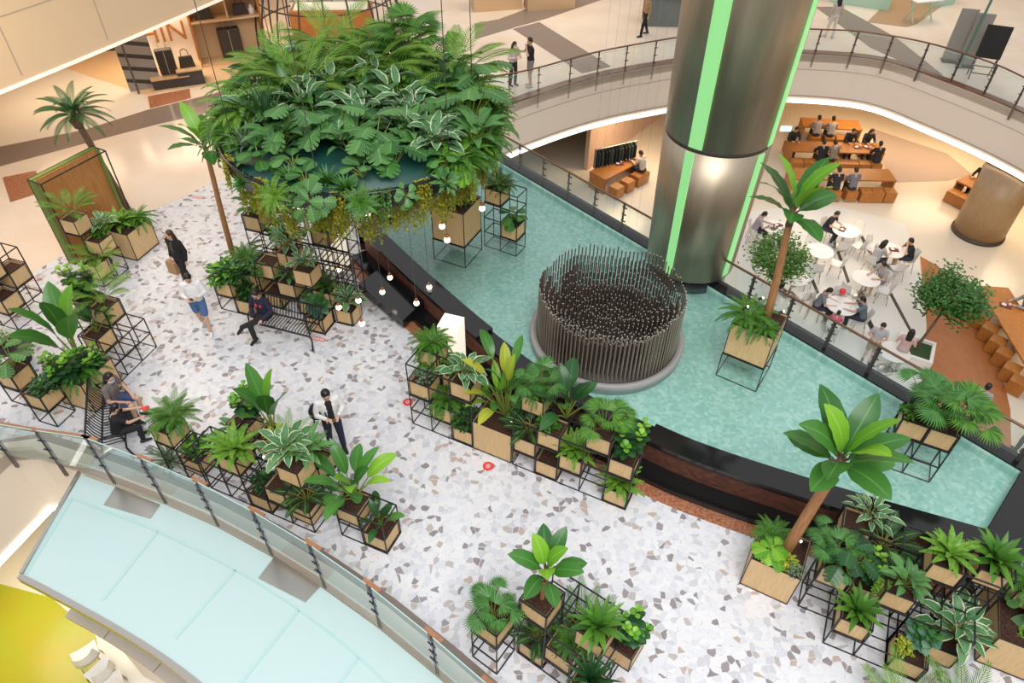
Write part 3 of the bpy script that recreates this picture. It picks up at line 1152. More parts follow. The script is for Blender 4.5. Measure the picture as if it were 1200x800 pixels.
def spotlight(p, label, az=0.0):
    o = thing('garden_spotlight', label, 'spotlight', p, az, 'small spotlights in the planters')
    b = MB()
    b.tube([(0, 0, -.02), (0, 0, .05)], .006, 6)
    b.tube([(-.03, 0, .05), (.05, 0, .09)], .028, 10)
    b.obj('housing', M['black'], o)
    l = MB()
    l.ball((.055, 0, .092), .024, 10)
    l.obj('lens', M['bulb'], o, True)
    return o

# ------------------------------------------------------------------ the setting
LOW = -4.85
ZC = 0.70          # top of the pool coping
ZW = 0.60          # water
ZP = 0.44          # pool floor


def xy(p):
    return (p.x, p.y)


def spline(pts, n=6):
    P = [V(p) for p in pts]
    P = [P[0] * 2 - P[1]] + P + [P[-1] * 2 - P[-2]]
    out = []
    for i in range(1, len(P) - 2):
        a, b, c, d = P[i - 1:i + 3]
        for k in range(n):
            t = k / n
            out.append(0.5 * ((2 * b) + (c - a) * t + (2 * a - 5 * b + 4 * c - d) * t * t + (3 * b - a - 3 * c + d) * t ** 3))
    return out + [P[-2]]


def off(P, d):
    """polyline moved to its left by d"""
    o = []
    for i, p in enumerate(P):
        t = (P[min(i + 1, len(P) - 1)] - P[max(i - 1, 0)])
        t.z = 0
        t.normalize()
        o.append(p + V((-t.y, t.x, 0)) * d)
    return o


# pool outline (looking at its inner edge), near side from left to right
near = spline([at(x, y, ZC) for x, y in ((440, 266), (500, 322), (577, 388), (654, 443), (768, 500), (850, 533), (1000, 580), (1155, 624))], 5)
far_r, far_l = at(1198, 551, ZC), at(570, 179, ZC)
left_m = at(467, 247, ZC)
water = [xy(p) for p in near] + [xy(far_r), xy(far_l), xy(left_m)]
mb = MB()
mb.prism(water, ZP - .2, ZP)
inner = near + [far_r, far_l, left_m, near[0]]
for a, b in zip(inner, inner[1:]):
    w = (b - a).normalized()
    n_ = V((-w.y, w.x, 0)) * .012
    mb.poly([V((a.x, a.y, ZP)) + n_, V((b.x, b.y, ZP)) + n_, V((b.x, b.y, ZC - .03)) + n_, V((a.x, a.y, ZC - .03)) + n_])
struct('floor_pool', mb, M['mosaic'])
mb = MB()
mb.poly([(p[0], p[1], ZW) for p in water])
w_ = mb.obj('pool_water', M['water'])
w_['kind'] = 'stuff'
reg(w_, 'clear shallow turquoise water filling the pool', 'water', pt=at(620, 300, ZW))

# coping: the near edge, the right end, the far edge and the left end
n_out = off(near, -.40)
mb = MB()
mb.prism([xy(p) for p in near] + [xy(p) for p in reversed(n_out)], ZC - .10, ZC)
struct('trim_1', mb, M['blackstone'])
end_d = (far_r - near[-1]).normalized()
end_o = V((end_d.y, -end_d.x, 0)) * .62
mb = MB()
mb.prism([xy(near[-1]), xy(near[-1] + end_o - end_d * .4), xy(far_r + end_o + end_d * .3), xy(far_r)], 0, ZC + .002)
struct('trim_2', mb, M['blackstone'])
fd = (far_l - far_r).normalized()
f_o = V((fd.y, -fd.x, 0)) * .36
mb = MB()
mb.prism([xy(far_r), xy(far_r + f_o - fd * .3), xy(far_l + f_o + fd * .4), xy(far_l)], 0, ZC + .001)
struct('trim_3', mb, M['blackstone'])
mb = MB()
ld = (near[0] - far_l).normalized()
l_o = V((ld.y, -ld.x, 0)) * .35
mb.prism([xy(far_l), xy(far_l + l_o), xy(near[0] + l_o + ld * .3), xy(near[0])], 0, ZC - .001)
struct('trim_4', mb, M['blackstone'])
# raised coping blocks at both ends of the near edge
for nm, a, b in (('coping_block', 0, 10), ('coping_block', 20, 35)):
    sub, so = near[a:b + 1], off(near, -.46)[a:b + 1]
    mb = MB()
    mb.prism([xy(p) for p in off(near, .01)[a:b + 1]] + [xy(p) for p in reversed(so)], ZC + .001, ZC + .09)
    o = mb.obj(nm, M['blackstone'])
    reg(o, 'polished black stone coping on the near edge of the pool', 'coping', pt=near[(a + b) // 2])
# brick face, black step, brown border
b_in, b_out = off(near, -.30), off(near, -.36)
mb = MB()
mb.prism([xy(p) for p in b_in] + [xy(p) for p in reversed(b_out)], 0, ZC - .10)
struct('wall_pool_near', mb, M['brick'])
s_out = off(near, -.36 - .42)
mb = MB()
mb.prism([xy(p) for p in b_out] + [xy(p) for p in reversed(s_out)], 0, .13)
o = mb.obj('pool_step', M['blackstone'])
reg(o, 'low polished black stone step along the brick pool wall', 'step', pt=near[14])
bo = off(near, -.36 - .42 - .26)
mb = MB()
mb.prism([xy(p) for p in s_out] + [xy(p) for p in reversed(bo)], 0, .012)
struct('trim_5', mb, M['rustgranite'])
# black end block of the step, on the left
p0, p1 = at(420, 333, .35), at(447, 313, .35)
q0, q1 = at(472, 376, .35), at(497, 352, .35)
mb = MB()
mb.prism([xy(p0), xy(q0), xy(q1), xy(p1)], .132, .36)
o = mb.obj('stone_bench', M['blackstone'])
reg(o, 'glossy black stone bench block at the left end of the pool step', 'bench', pt=p0)

# ---- floors of the upper level
ring_px = [(500, 178), (560, 143), (610, 119), (700, 91), (786, 75), (866, 64), (937, 63), (1031, 71), (1107, 96), (1194, 131), (1262, 166), (1340, 222), (1420, 300)]
ring = spline([at(x, y, 0) for x, y in ring_px], 5)
post_b = [(21, 547), (78.6, 557), (135, 566), (194.6, 588.8), (256, 615.5), (319, 650), (381, 688), (445.5, 734), (512.5, 789.5), (575, 845)]
c1, c2 = at(66, 586, -1.9), at(0, 655, -1.9)
edge_pts = [at(x, y, -.3) for x, y in post_b[2:]]
for p in edge_pts:
    p.z = 0
c1.z = c2.z = 0
left_edge = [c2 + (c2 - c1) * 1.5, c2, c1.lerp(c2, .12), c1 + (edge_pts[0] - c1) * .18]
rail_edge = left_edge + edge_pts + [edge_pts[-1] * 2 - edge_pts[-2], (edge_pts[-1] * 3 - edge_pts[-2] * 2)]
right_far = [V((13.5, 4, 0))]
outer = [xy(p) for p in rail_edge] + [(14, -6), (60, -6), (60, 75), (-60, 75), (-60, rail_edge[0].y)]
fo = 0.34
hole = [xy(p) for p in ring] + [(24, 14), (20, 6), (13, 4.2)] + [xy(far_r + f_o * (fo / .36) - fd * .35)] + [xy(far_l + f_o * (fo / .36) + fd * .3)]
mb = MB()
mb.prism(outer, -.3, 0, holes=[hole])
struct('floor', mb, M['beige'])
terr = [at(x, y, 0) for x, y in ((-420, 560), (-60, 372), (0, 343), (60, 306), (130, 267), (200, 238), (245, 216), (330, 190), (410, 176))]
tp = [xy(p) for p in terr] + [xy(far_l), xy(far_r + V((.3, -.3, 0))), (13.2, 4.0), (13.6, -5.5)] + [xy(p) for p in reversed(off(rail_edge, .22))]
mb = MB()
mb.prism(tp, -.05, .008)
struct('floor_terrazzo', mb, M['terrazzo'])


def patch(name, pts, m, z=0.0, h=.006):
    b = MB()
    b.prism([xy(at(x, y, z)) for x, y in pts], z - .01, z + h)
    return struct(name, b, M[m])


patch('floor_band_left', [(-30, 180), (0, 172), (100, 152), (172, 129), (250, 110), (320, 88), (325, 104), (245, 132), (187, 145), (107, 166), (0, 195), (-30, 203)], 'greystone')
patch('floor_cream', [(-60, 130), (0, 106), (73, 79), (168, 112), (174, 128), (100, 151), (0, 171), (-60, 186)], 'cream')
patch('floor_threshold', [(173, 113), (222, 104), (224, 115), (176, 127)], 'rustgranite')
patch('floor_rust_tile', [(3, 208), (42, 200), (53, 224), (12, 237)], 'rustgranite')
patch('floor_tan_left', [(75, 79), (110, 60), (260, 30), (330, 60), (300, 90), (172, 111)], 'shopwall')
patch('floor_dark_tile', [(556, 28), (588, 22), (601, 33), (557, 46)], 'greystone', 0, .010)
patch('floor_band_back', [(586, 22), (600, 33), (640, 22), (740, -12), (700, -20), (640, 2)], 'greystone')
patch('floor_band_middle', [(601, 34), (632, 26), (716, 78), (682, 86)], 'greystone', 0, .008)
patch('floor_band_right', [(955, 8), (985, 8), (1050, 44), (1105, 88), (1078, 82), (1020, 56)], 'greystone')
patch('floor_tan_right', [(1016, 26), (1052, -10), (1130, -12), (1075, 28), (1062, 32)], 'tan')

# ring fascia, its cove light, kerb and the soffit below
mb = MB()
mb.wall([xy(p) for p in ring], -2.0, -.012, .3)
struct('wall_ring', mb, M['fascia'])
mb = MB()
mb.wall([xy(p) for p in off(ring, -.05)], -2.02, -1.88, .049)
o = mb.obj('cove_light', M['cove'])
reg(o, 'white light strip along the lower edge of the curved balcony', 'light', pt=at(1000, 130, -1.9))
mb = MB()
mb.wall([xy(p) for p in off(ring, -.05)], -1.74, -1.71, .049)
mb.wall([xy(p) for p in off(ring, -.02)], -.62, -.61, .019)
struct('trim_6', mb, M['joint'])
mb = MB()
mb.wall([xy(p) for p in ring], 0.006, .05, .34)
struct('trim_7', mb, M['browngranite'])
mb = MB()
mb.prism(outer, -2.06, -1.98, holes=[hole])
struct('ceiling_lower', mb, M['white'])
mb = MB()
re_ = [xy(p) for p in rail_edge]
mb.wall(re_, -1.98, -.01, .25)
struct('wall_left_edge', mb, M['fascia'])
mb = MB()
mb.wall([xy(p) for p in off(rail_edge[:5], -.04)], -2.0, -1.86, .039)
o = mb.obj('cove_light', M['cove'])
reg(o, 'white light strip under the beige balcony edge, bottom left', 'light', pt=at(30, 620, -1.9))
mb = MB()
mb.wall(re_, 0.0, .10, .20)
struct('trim_8', mb, M['fascia'])
mb = MB()
mb.wall([xy(p) for p in off(rail_edge, .20)], 0.0, .03, .2)
struct('trim_9', mb, M['greystone'])

# lower level
mb = MB()
mb.prism([(-60, -12), (60, -12), (60, 75), (-60, 75)], LOW - .2, LOW)
struct('floor_lower', mb, M['creamfloor'])
patch('floor_lower_lime', [(-200, 690), (0, 684), (60, 700), (130, 760), (150, 900), (-200, 1000)], 'limefloor', LOW)
patch('floor_lower_grey', [(110, 730), (150, 740), (330, 900), (160, 900), (120, 790)], 'cream', LOW, .009)
patch('floor_lower_orange', [(1078, 300), (1100, 312), (1140, 370), (1170, 420), (1184, 480), (1186, 560), (1076, 500), (1084, 400), (1086, 380)], 'orangefloor', LOW)
patch('floor_lower_pale', [(868, 250), (960, 236), (1060, 262), (1076, 300), (1086, 385), (1070, 520), (860, 400)], 'palefloor', LOW)
for i, q in enumerate(([(976, 283), (979, 281), (996, 330), (993, 332)], [(945, 316), (948, 314), (960, 343), (957, 345)], [(1008, 278), (1011, 276), (1026, 305), (1023, 307)], [(1042, 345), (1045, 343), (1070, 390), (1067, 391)], [(1003, 352), (1006, 350), (1034, 408), (1031, 410)], [(1013, 368), (1016, 366), (1028, 390), (1025, 392)])):
    patch('trim_floor_line', q, 'shopdark', LOW, .012)
patch('floor_lower_mauve', [(1020, 150), (1110, 180), (1140, 205), (1110, 212), (1045, 214), (1030, 180)], 'mauve', LOW, .007)

# frosted canopy beyond the railing
ZG = -.32
can_top = [p + (p - q).normalized() * 0 for p, q in zip(edge_pts, edge_pts)]
bot = spline([at(x, y, ZG) for x, y in ((25, 672), (75, 698), (150, 740), (215, 783), (275, 835), (330, 900))], 4)
tl = at(95, 556, ZG)
topl = [tl] + [V((p.x, p.y, ZG)) for p in off([V(p) for p in rail_edge], -.03)[5:]]
cp = [xy(p) for p in bot] + [xy(p) for p in reversed(topl)]
mb = MB()
mb.prism(cp, ZG - .12, ZG)
can = thing('glass_canopy', 'pale frosted glass canopy below the glass railing', 'canopy', (0, 0, 0), pt=at(200, 680, ZG))
mb.obj('glass_panels', M['canopyglass'], can)
mb = MB()
seam = spline([at(x, y, ZG) for x, y in ((84, 584), (115, 596), (182, 622), (275, 668), (350, 715), (420, 770), (470, 820))], 4)
for a, b in zip(seam, seam[1:]):
    mb.bar(a + V((0, 0, .004)), b + V((0, 0, .004)), .035, .012)
for a, b in (((185, 622), (120, 703)), ((276, 668), (205, 748)), ((350, 715), (282, 800)), ((420, 770), (340, 880)), ((84, 584), (30, 672))):
    mb.bar(at(*a, ZG + .004), at(*b, ZG + .004), .06, .012)
mb.obj('seam', M['canopyseam'], can)
mb = MB()
bo_ = off(bot, -.09)
mb.prism([xy(p) for p in bot] + [xy(p) for p in reversed(bo_)], ZG - .16, ZG + .02)
mb.obj('edge_trim', M['steel'], can)
mb = MB()
mb.bar(at(93, 553, ZG + .01), at(25, 672, ZG + .01), .06, .06)
mb.obj('edge_trim', M['steel'], can)
for q in ([(122, 592), (136, 571), (188, 592), (176, 608)], [(303, 678), (322, 653), (375, 688), (358, 706)]):
    mb = MB()
    mb.prism([xy(at(x, y, ZG)) for x, y in q], ZG + .001, ZG + .03)
    o = mb.obj('metal_plate', M['steel'])
    reg(o, 'grey metal plate lying on the pale glass canopy', 'plate', pt=at(*q[0], ZG))

# brushed metal counter under the canopy
ZM = -1.3
a_ = spline([at(x, y, ZM) for x, y in ((92, 700), (140, 724), (200, 764), (250, 806), (300, 860))], 4)
b_ = spline([at(x, y, ZM) for x, y in ((76, 722), (122, 748), (180, 788), (222, 826), (265, 880))], 4)
ct = thing('metal_counter', 'curved brushed metal counter below the glass canopy', 'counter', (0, 0, 0), pt=at(150, 750, ZM))
for i in range(4):
    A, B = a_[i * 4:i * 4 + 5], b_[i * 4:i * 4 + 5]
    mb = MB()
    sh = (A[-1] - A[0]).normalized() * .02
    mb.prism([xy(p) for p in A[:-1]] + [xy(A[-1] - sh), xy(B[-1] - sh)] + [xy(p) for p in reversed(B[:-1])], ZM - .1, ZM)
    mb.obj('top_panel', M['brushed'], ct)
mb = MB()
mb.prism([xy(p) for p in a_] + [xy(p) for p in reversed(off(b_, .45))], LOW + .006, ZM - .1)
mb.obj('body', M['fascia'], ct)

# upper fascia, top left, and the slab behind it
uf = spline([at(x, y, 2.85) for x, y in ((-260, 205), (-90, 146), (0, 111), (130, 57), (262, 0), (300, -15))], 4)
mb = MB()
mb.wall([xy(p) for p in uf], 2.85, 8.0, .3)
struct('wall_upper', mb, M['fascia_up'])
mb = MB()
mb.wall([xy(p) for p in off(uf, -.03)], 2.86, 2.95, .029)
o = mb.obj('cove_light', M['covewarm'])
reg(o, 'warm light strip along the bottom of the upper beige fascia', 'light', pt=at(120, 60, 2.9))
mb = MB()
for t in (3, 6, 9, 12, 15):
    p = off(uf, -.004)[t]
    mb.box((p.x, p.y, 5.4), (.03, .02, 4.6))
mb.wall([xy(p) for p in off(uf, -.012)], 4.55, 4.575, .011)
struct('trim_10', mb, M['joint'])
mb = MB()
mb.prism([xy(p) for p in off(uf, .2)] + [(-14, 60), (-60, 60), (-60, uf[0].y)], 2.86, 3.0)
struct('ceiling_upper', mb, M['fascia_up'])

# walls that close the view
mb = MB()
mb.wall([(-34, 24), (-27, 30.5), (-19, 34), (-11.5, 37), (-5.5, 37.5)], 0, 5, -.3)
struct('wall_shop_left', mb, M['shopwall'])
mb = MB()
mb.wall([(-4, 40), (6, 41), (20, 42), (45, 40)], 0, 6, -.3)
struct('wall_shop_back', mb, M['shopwall'])
mb = MB()
mb.wall([(-12, 33), (4, 34.5), (22, 36), (45, 38)], LOW, -2.06, -.3)
struct('wall_lower_back', mb, M['shopwall'])
mb = MB()
mb.wall([(at(690, 215, LOW) + V((0, 1.1, 0))).xy, (at(790, 140, LOW) + V((0, 1.1, 0))).xy], LOW, -2.06, .2)
struct('wall_lower_shop', mb, wood_mat('pink_slats', (0.66, 0.46, 0.34), (0.55, 0.37, 0.26), (14, 14, .3), .6, 0.0))

# ------------------------------------------------------------------ column, fountain, railings
CX, CY = 4.283, 14.134


def col_r(z):
    return 1.035 + (z - .85) * .0304


def col_az(px, z):
    best = None
    for i in range(720):
        a = -PI + i * PI / 720
        p = V((CX + col_r(z) * math.cos(a), CY + col_r(z) * math.sin(a), z))
        d = abs(pix(p)[0] - px)
        if best is None or d < best[0]:
            best = (d, a)
    return best[1]


column = thing('steel_column', 'huge brushed steel column with green light strips standing at the pool', 'column', (CX, CY, ZP), pt=(CX, CY, 4))
ZJ = 4.15
for a, b in ((.85, ZJ - .05), (ZJ + .05, 12.5)):
    mb = MB()
    mb.lathe((0, 0, -ZP), [(col_r(a), a), (col_r((a + b) / 2), (a + b) / 2), (col_r(b), b)], 96)
    mb.obj('steel_shell', M['column'], column, True)
mb = MB()
mb.lathe((0, 0, -ZP), [(col_r(ZJ) - .03, ZJ - .06), (col_r(ZJ) - .03, ZJ + .06)], 64)
mb.obj('joint_ring', M['darksteel'], column, True)
mb = MB()
mb.lathe((0, 0, -ZP), [(.93, ZP), (.93, .86)], 64)
mb.obj('plinth', M['blackstone'], column, True)
for (x0, x1, zt, zb) in ((835, 854, 12.4, ZJ + .06), (804, 814, ZJ - .06, .95), (947, 956, 12.4, ZJ + .06), (889, 897, ZJ - .06, .95)):
    zr = 6.76 if zt > 5 else ZJ - .06
    a0, a1 = sorted((col_az(x0, zr), col_az(x1, zr)))
    if x0 > 880:
        a1 = a0 + .17
    mb = MB()
    n = 5
    for z in (zb, zt):
        for r_ in (.002, .022):
            for i in range(n + 1):
                a = a0 + (a1 - a0) * i / n
                mb.v.append(V(((col_r(z) + r_) * math.cos(a), (col_r(z) + r_) * math.sin(a), z - ZP)))
    k = n + 1
    for i in range(n):
        mb.face([k + i, k + i + 1, 3 * k + i + 1, 3 * k + i])
    for b_, s_ in ((0, 1), (n, -1)):
        q = [b_, k + b_, 3 * k + b_, 2 * k + b_]
        mb.face(q)
    mb.face([i for i in range(n + 1)] + [k + i for i in reversed(range(n + 1))])
    mb.face([2 * k + i for i in range(n + 1)] + [3 * k + i for i in reversed(range(n + 1))])
    mb.obj('light_strip', M['greenlamp'], column, True)

FC = V((2.06, 11.55, ZP))
fo_ = thing('rod_fountain', 'round fountain of dense upright dark metal rods in the pool', 'fountain', FC, pt=FC)
mb = MB()
mb.lathe((0, 0, 0), [(1.64, 0), (1.67, .18), (1.67, .27), (1.57, .27), (1.55, .23), (.0001, .23)], 96)
mb.obj('basin', M['stonegrey'], fo_, True)
mb = MB()
mb.lathe((0, 0, 0), [(1.53, .232), (1.53, .25)], 64)
mb.obj('rod_plate', M['roddark'], fo_, True)
rods = []
rr = .07
while rr < 1.52:
    n = max(5, int(2 * PI * rr / .090))
    for i in range(n):
        a = 2 * PI * (i + .37 * (rr * 37 % 1)) / n
        rods.append((rr, a))
    rr += .096
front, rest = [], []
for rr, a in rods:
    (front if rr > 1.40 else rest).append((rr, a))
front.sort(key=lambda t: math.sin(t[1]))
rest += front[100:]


def rod(mb, rr, a):
    h = .26 + .94 * max(0, (rr / 1.5 - .25) / .75) ** 2.3 + .05 * math.sin(a * 5 + rr * 3) + RND.uniform(-.06, .06)
    x, y = rr * math.cos(a), rr * math.sin(a)
    mb.tube([(x, y, .25), (x, y, .25 + h)], [.0145, .013], 6)
    mb.ball((x, y, .25 + h), .0165, 5, 1)


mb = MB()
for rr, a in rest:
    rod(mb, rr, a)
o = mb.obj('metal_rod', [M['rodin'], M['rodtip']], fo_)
o['kind'] = 'stuff'
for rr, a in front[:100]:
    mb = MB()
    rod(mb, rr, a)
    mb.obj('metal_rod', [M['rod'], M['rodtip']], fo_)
for i in range(7):
    p = at(692 + i * 9, 232 + i * 5, ZW)
    mb = MB()
    mb.tube([(p.x, p.y, ZW - .1), (p.x, p.y, 13)], .0035, 5)
    o = mb.obj('water_string', M['glass'])
    reg(o, 'thin vertical water string falling beside the steel column', 'string', 'water strings over the pool', p)


def railing(label, posts, base_z, top_z, rail_m, glass_m, foot, outn=1, rail_r=.032, glass_top=None, clamp='darksteel', pt=None, joint=False, post_m='postgrey', gz0=.12):
    """posts: world points along a floor edge; the open side lies to the right"""
    root = thing('glass_railing', label, 'railing', V((posts[0].x, posts[0].y, base_z)), pt=pt or posts[len(posts) // 2])
    O = root.location
    P = [V((p.x, p.y, 0)) for p in posts]
    N = []
    for i, p in enumerate(P):
        d = (P[min(i + 1, len(P) - 1)] - P[max(i - 1, 0)]).normalized()
        N.append(V((d.y, -d.x, 0)) * outn)
    line = []
    for i in range(len(P) - 1):
        line.append(P[i])
    rail_pts = [p - V((O.x, O.y, 0)) + V((0, 0, top_z - base_z)) - n * .03 for p, n in zip(P, N)]
    rail_pts = spline(rail_pts, 4)
    mb = MB()
    if joint:
        for a, b in list(zip(rail_pts, rail_pts[1:]))[:12]:
            mb.bar(a, b, .075, .035)
    else:
        mb.tube(rail_pts, rail_r, 8)
    mb.obj('handrail', M[rail_m], root, not joint)
    for i in range(3, len(P)) if joint else ():
        q = P[i] - V((O.x, O.y, 0)) + V((0, 0, top_z - base_z)) - N[i] * .03
        t = V((-N[i].y, N[i].x, 0))
        mb = MB()
        mb.bar(q - t * .17, q + t * .17, .075, .035)
        mb.obj('handrail', M[rail_m], root)
    gt = (glass_top or top_z - .06) - base_z
    for i, (p, n) in enumerate(zip(P, N)):
        t = V((-n.y, n.x, 0))
        q = p - V((O.x, O.y, 0))
        mb = MB()
        for s in (-1, 1):
            mb.bar(q + t * s * .022 + V((0, 0, foot - base_z)), q + t * s * .022 + V((0, 0, top_z - base_z - .04)), .012, .055)
        mb.obj('post', M[post_m], root)
        mb = MB()
        for z in (.30, .58, .86):
            zz = z * (top_z - base_z) / 1.1
            mb.bar(q - t * .075 + n * .03 + V((0, 0, zz)), q + t * .075 + n * .03 + V((0, 0, zz)), .022, .028)
            mb.bar(q + V((0, 0, zz)) - n * .03, q + V((0, 0, zz)) + n * .05, .02)
        mb.bar(q + V((0, 0, top_z - base_z - .12)), q + V((0, 0, top_z - base_z)), .055)
        mb.bar(q + V((0, 0, .25)), q + V((0, 0, top_z - base_z - .1)), .014)
        mb.obj('clamp', M[clamp], root)
        if i < len(P) - 1:
            a = q + (P[i + 1] - p) * .045 + n * .03
            b = q + (P[i + 1] - p) * .955 + N[i + 1] * .03
            mb = MB()
            z0 = V((0, 0, gz0))
            mb.poly([a + z0, b + z0, V((b.x, b.y, gt)), V((a.x, a.y, gt))])
            g = mb.obj('glass_pane', M[glass_m], root)
            mb = MB()
            mb.bar(V((a.x, a.y, gt)), V((b.x, b.y, gt)), .014)
            mb.obj('glass_edge', M['canopyseam'], g)
    return root


rp_px = [(560, 140), (596, 134), (630, 126), (666, 115), (698, 106), (730, 99), (763, 92.5), (800, 86), (845, 80), (880, 78), (915, 77), (950, 78), (992, 80), (1031, 86), (1071, 95), (1109, 107), (1147, 122), (1181, 140), (1225, 166), (1275, 200)]
railing('glass railing with bronze handrail along the curved balcony', [at(x, y, -.35) for x, y in rp_px], 0, 1.1, 'bronze', 'glass', -.36, 1, pt=at(1000, 40, 0))
lp = [c1 + (edge_pts[0] - c1) * -.02] + [at(x, y, -.3) for x, y in [(78.6, 557)] + post_b[2:]]
lp[0] = at(21, 547, -.3)
lp = [at(-40, 542, -.3)] + lp
railing('pale green glass railing with wooden handrail along the terrazzo edge', lp, 0, 1.02, 'railwood', 'glass_rail', -.30, 1, glass_top=1.10, clamp='blue_clamp', joint=True, pt=at(300, 620, 0))
fp = [far_l + (far_r - far_l) * t + f_o * .45 for t in (.02, .085, .15, .215, .28, .345, .41, .535, .60, .665, .73, .795, .86, .925, .99)]
railing('low glass railing with bronze handrail on the far pool coping', fp[:7], ZC, 1.46, 'bronze', 'glass', ZC, -1, .028, pt=at(690, 220, ZC), gz0=.05)
railing('low glass railing with bronze handrail at the food court side of the pool', fp[7:], ZC, 1.46, 'bronze', 'glass', ZC, -1, .028, pt=at(1050, 430, ZC), gz0=.05)

# ------------------------------------------------------------------ racks, planters and their plants
A = Rack(at(484, 496).xy, -25.6, 'fountain-side rack')
A.frame([(0, 0, 0, 4), (1, 0, 0, 4), (2, 0, 0, 4), (0, 1, 0, 3), (1, 1, 0, 3), (2, 1, 0, 3)], 'open black cube rack left of the largest fountain-side box')
A.frame([(4.9, 0, 0, 3), (5.9, 0, 0, 3), (6.9, 0, 0, 3), (7.9, 0, 0, 4), (8.9, 0, 0, 3), (4.9, 1, 0, 3), (5.9, 1, 0, 3), (6.9, 1, 0, 3)], 'open black cube rack right of the largest fountain-side box')
A.box(0, 0, 2, 'grey')
A.box(1, 0, 1, [('fern', 0, 0, .85), ('vineb', 0, -.4, .7)])
A.box(2, 0, 0, [('bushd', 0, 0, .9)])
A.box(2, 0, 3, 'hosta', 1.15)
A.box(0, 1, 2, [('fern', -.1, 0, .9)])
A.box(1, 1, 2, [('herb', 0, 0, 1.0)])
A.box(-.15, 1, 3.0, [('fern', -.1, .1, .9)])
A.box(3, -.05, 0, [('strely', .15, .1, 1.25), ('strel', -.3, .3, .9), ('vineb', .6, .55, .9), ('herb', .5, .3, .8)], 1, 1.87, 1.98)
for dx, dy in ((-.45, -.5), (.62, -.45)):
    spotlight(A.p(3.9 + dx, .9 + dy, 1.85), 'small lit spotlight in the largest box of the fountain-side rack', A.a + 1.5)
A.box(4.9, 0, 1, [('cycad', 0, 0, 1.1)])
A.box(4.9, .6, 3, [('fern', -.1, 0, .7), ('fan', 0, .2, .9)])
A.box(5.9, 0, 0)
A.box(5.9, 0, 2, [('herb', -.2, 0, .9), ('streld', .25, .7, 1.25)])
A.box(6.9, 0, 1, 'fernb')
A.box(7.9, 0, 3, [('fanl', 0, 0, .85)])
A.box(8.9, 0, 2, [('fig', 0, 0, 1.25)])
A.box(8.9, 0, 0, 'fernb')
lan = A.p(1.75, 1.75, 0)


def lantern(loc, ang, w, h, label):
    o = thing('paper_lantern', label, 'lantern', loc, ang)
    b = MB()
    b.box((0, 0, .03 + h / 2), (w, w, h))
    b.obj('glowing_shade', M['lantern'], o)
    b = MB()
    b.box((0, 0, .015), (w + .02, w + .02, .03))
    b.obj('base', M['black'], o)
    return o


lp_ = at(531, 424, .6)
lantern((lp_.x, lp_.y, .0), A.a + .15, .42, 1.70, 'tall square white glowing lantern behind the fountain-side rack')

B = Rack(at(260, 362).xy, -17.6, 'bench-side rack')
B.frame([(0, 0, 0, 2), (1, 0, 0, 1), (0, 1, 0, 2), (1, 1, 0, 2)], 'black cube rack left of the bench, below the leaning banana palm')
B.frame([(2, 1, 0, 3), (3, 1, 0, 3), (4, 1, 0, 4), (5, 1, 0, 4), (6, 1, 0, 4)], 'black cube rack behind the slatted bench')
B.frame([(5, 0, 0, 1)], 'low black cube frame at the right end of the bench')
B.frame([(0, 3.3, 0, 4), (1, 3.3, 0, 3), (2, 3.3, 0, 3), (3, 3.3, 0, 4), (4, 3.3, 0, 4), (5, 3.3, 0, 4), (5, 2.3, 0, 4)], 'tall black cube rack under the hanging planter')
B.box(0, 0, 1, [('bush', -.15, .1, 1.25), ('bushd', .35, .1, 1.25)])
B.box(1, 0, 0, [('bushd', -.2, .2, .9)])
B.box(-.1, 1.05, 0, [('fern', -.4, .3, 1.0), ('figb', .6, 0, .9)], 1, 1.87, 1.98)
B.box(2, 1, 2, [('vine', -.3, -.4, .9)])
B.box(3, 1, 1, [('diff', 0, 0, 1.0)])
B.box(2, 1, 0)
B.box(4, 1, 0, [('herb', 0, 0, .9)])
B.box(4.75, .2, 2.95, [('hosta', 0, 0, .85)])
B.box(5, 0, 0, [('figb', 0, 0, 1.35)])
B.box(5, 1, 1, [('broad', 0, 0, 1.15)])
B.box(6.1, 1, 0, [('hosta', 0, 0, 1.1)])
B.box(3, 1.5, 2.6, [('hostas', 0, 0, 1.2)], tier=3)
B.box(3.9, 3.3, 3, [('herb', 0, 0, .9)])
B.box(4, 4.5, 3, None)
B.box(0, 3.3, 3, [('diff', 0, 0, 1.2)])
B.box(1.6, 3.3, 2, [('round', 0, 0, 1.2)])
B.box(1.3, 3.3, 1, [('strel', -.2, -.1, .75)])
lb = at(397, 312, 0)
lantern((lb.x, lb.y, .0), B.a, .46, 1.1, 'white glowing lantern in the rack under the hanging planter')


def lean_to(b, pxt, lo=.8, hi=4.0):
    """the point above b that a pixel shows, at the height where the lean is least"""
    best = None
    k = lo
    while k < hi:
        t = at(pxt[0], pxt[1], b.z + k)
        d = (t - b).xy.length
        if best is None or d < best[0]:
            best = (d, t - b)
        k += .02
    return best[1]


pb = at(271, 292, .75)
d = lean_to(pb, (243, 182))
tree_plant('banana_palm', 'palm', 'tall banana palm leaning over the left end of the bench rack', P_banana_tree(random.Random(3), d.z, (d.x, d.y), 11, .80, .30, .07), pb)

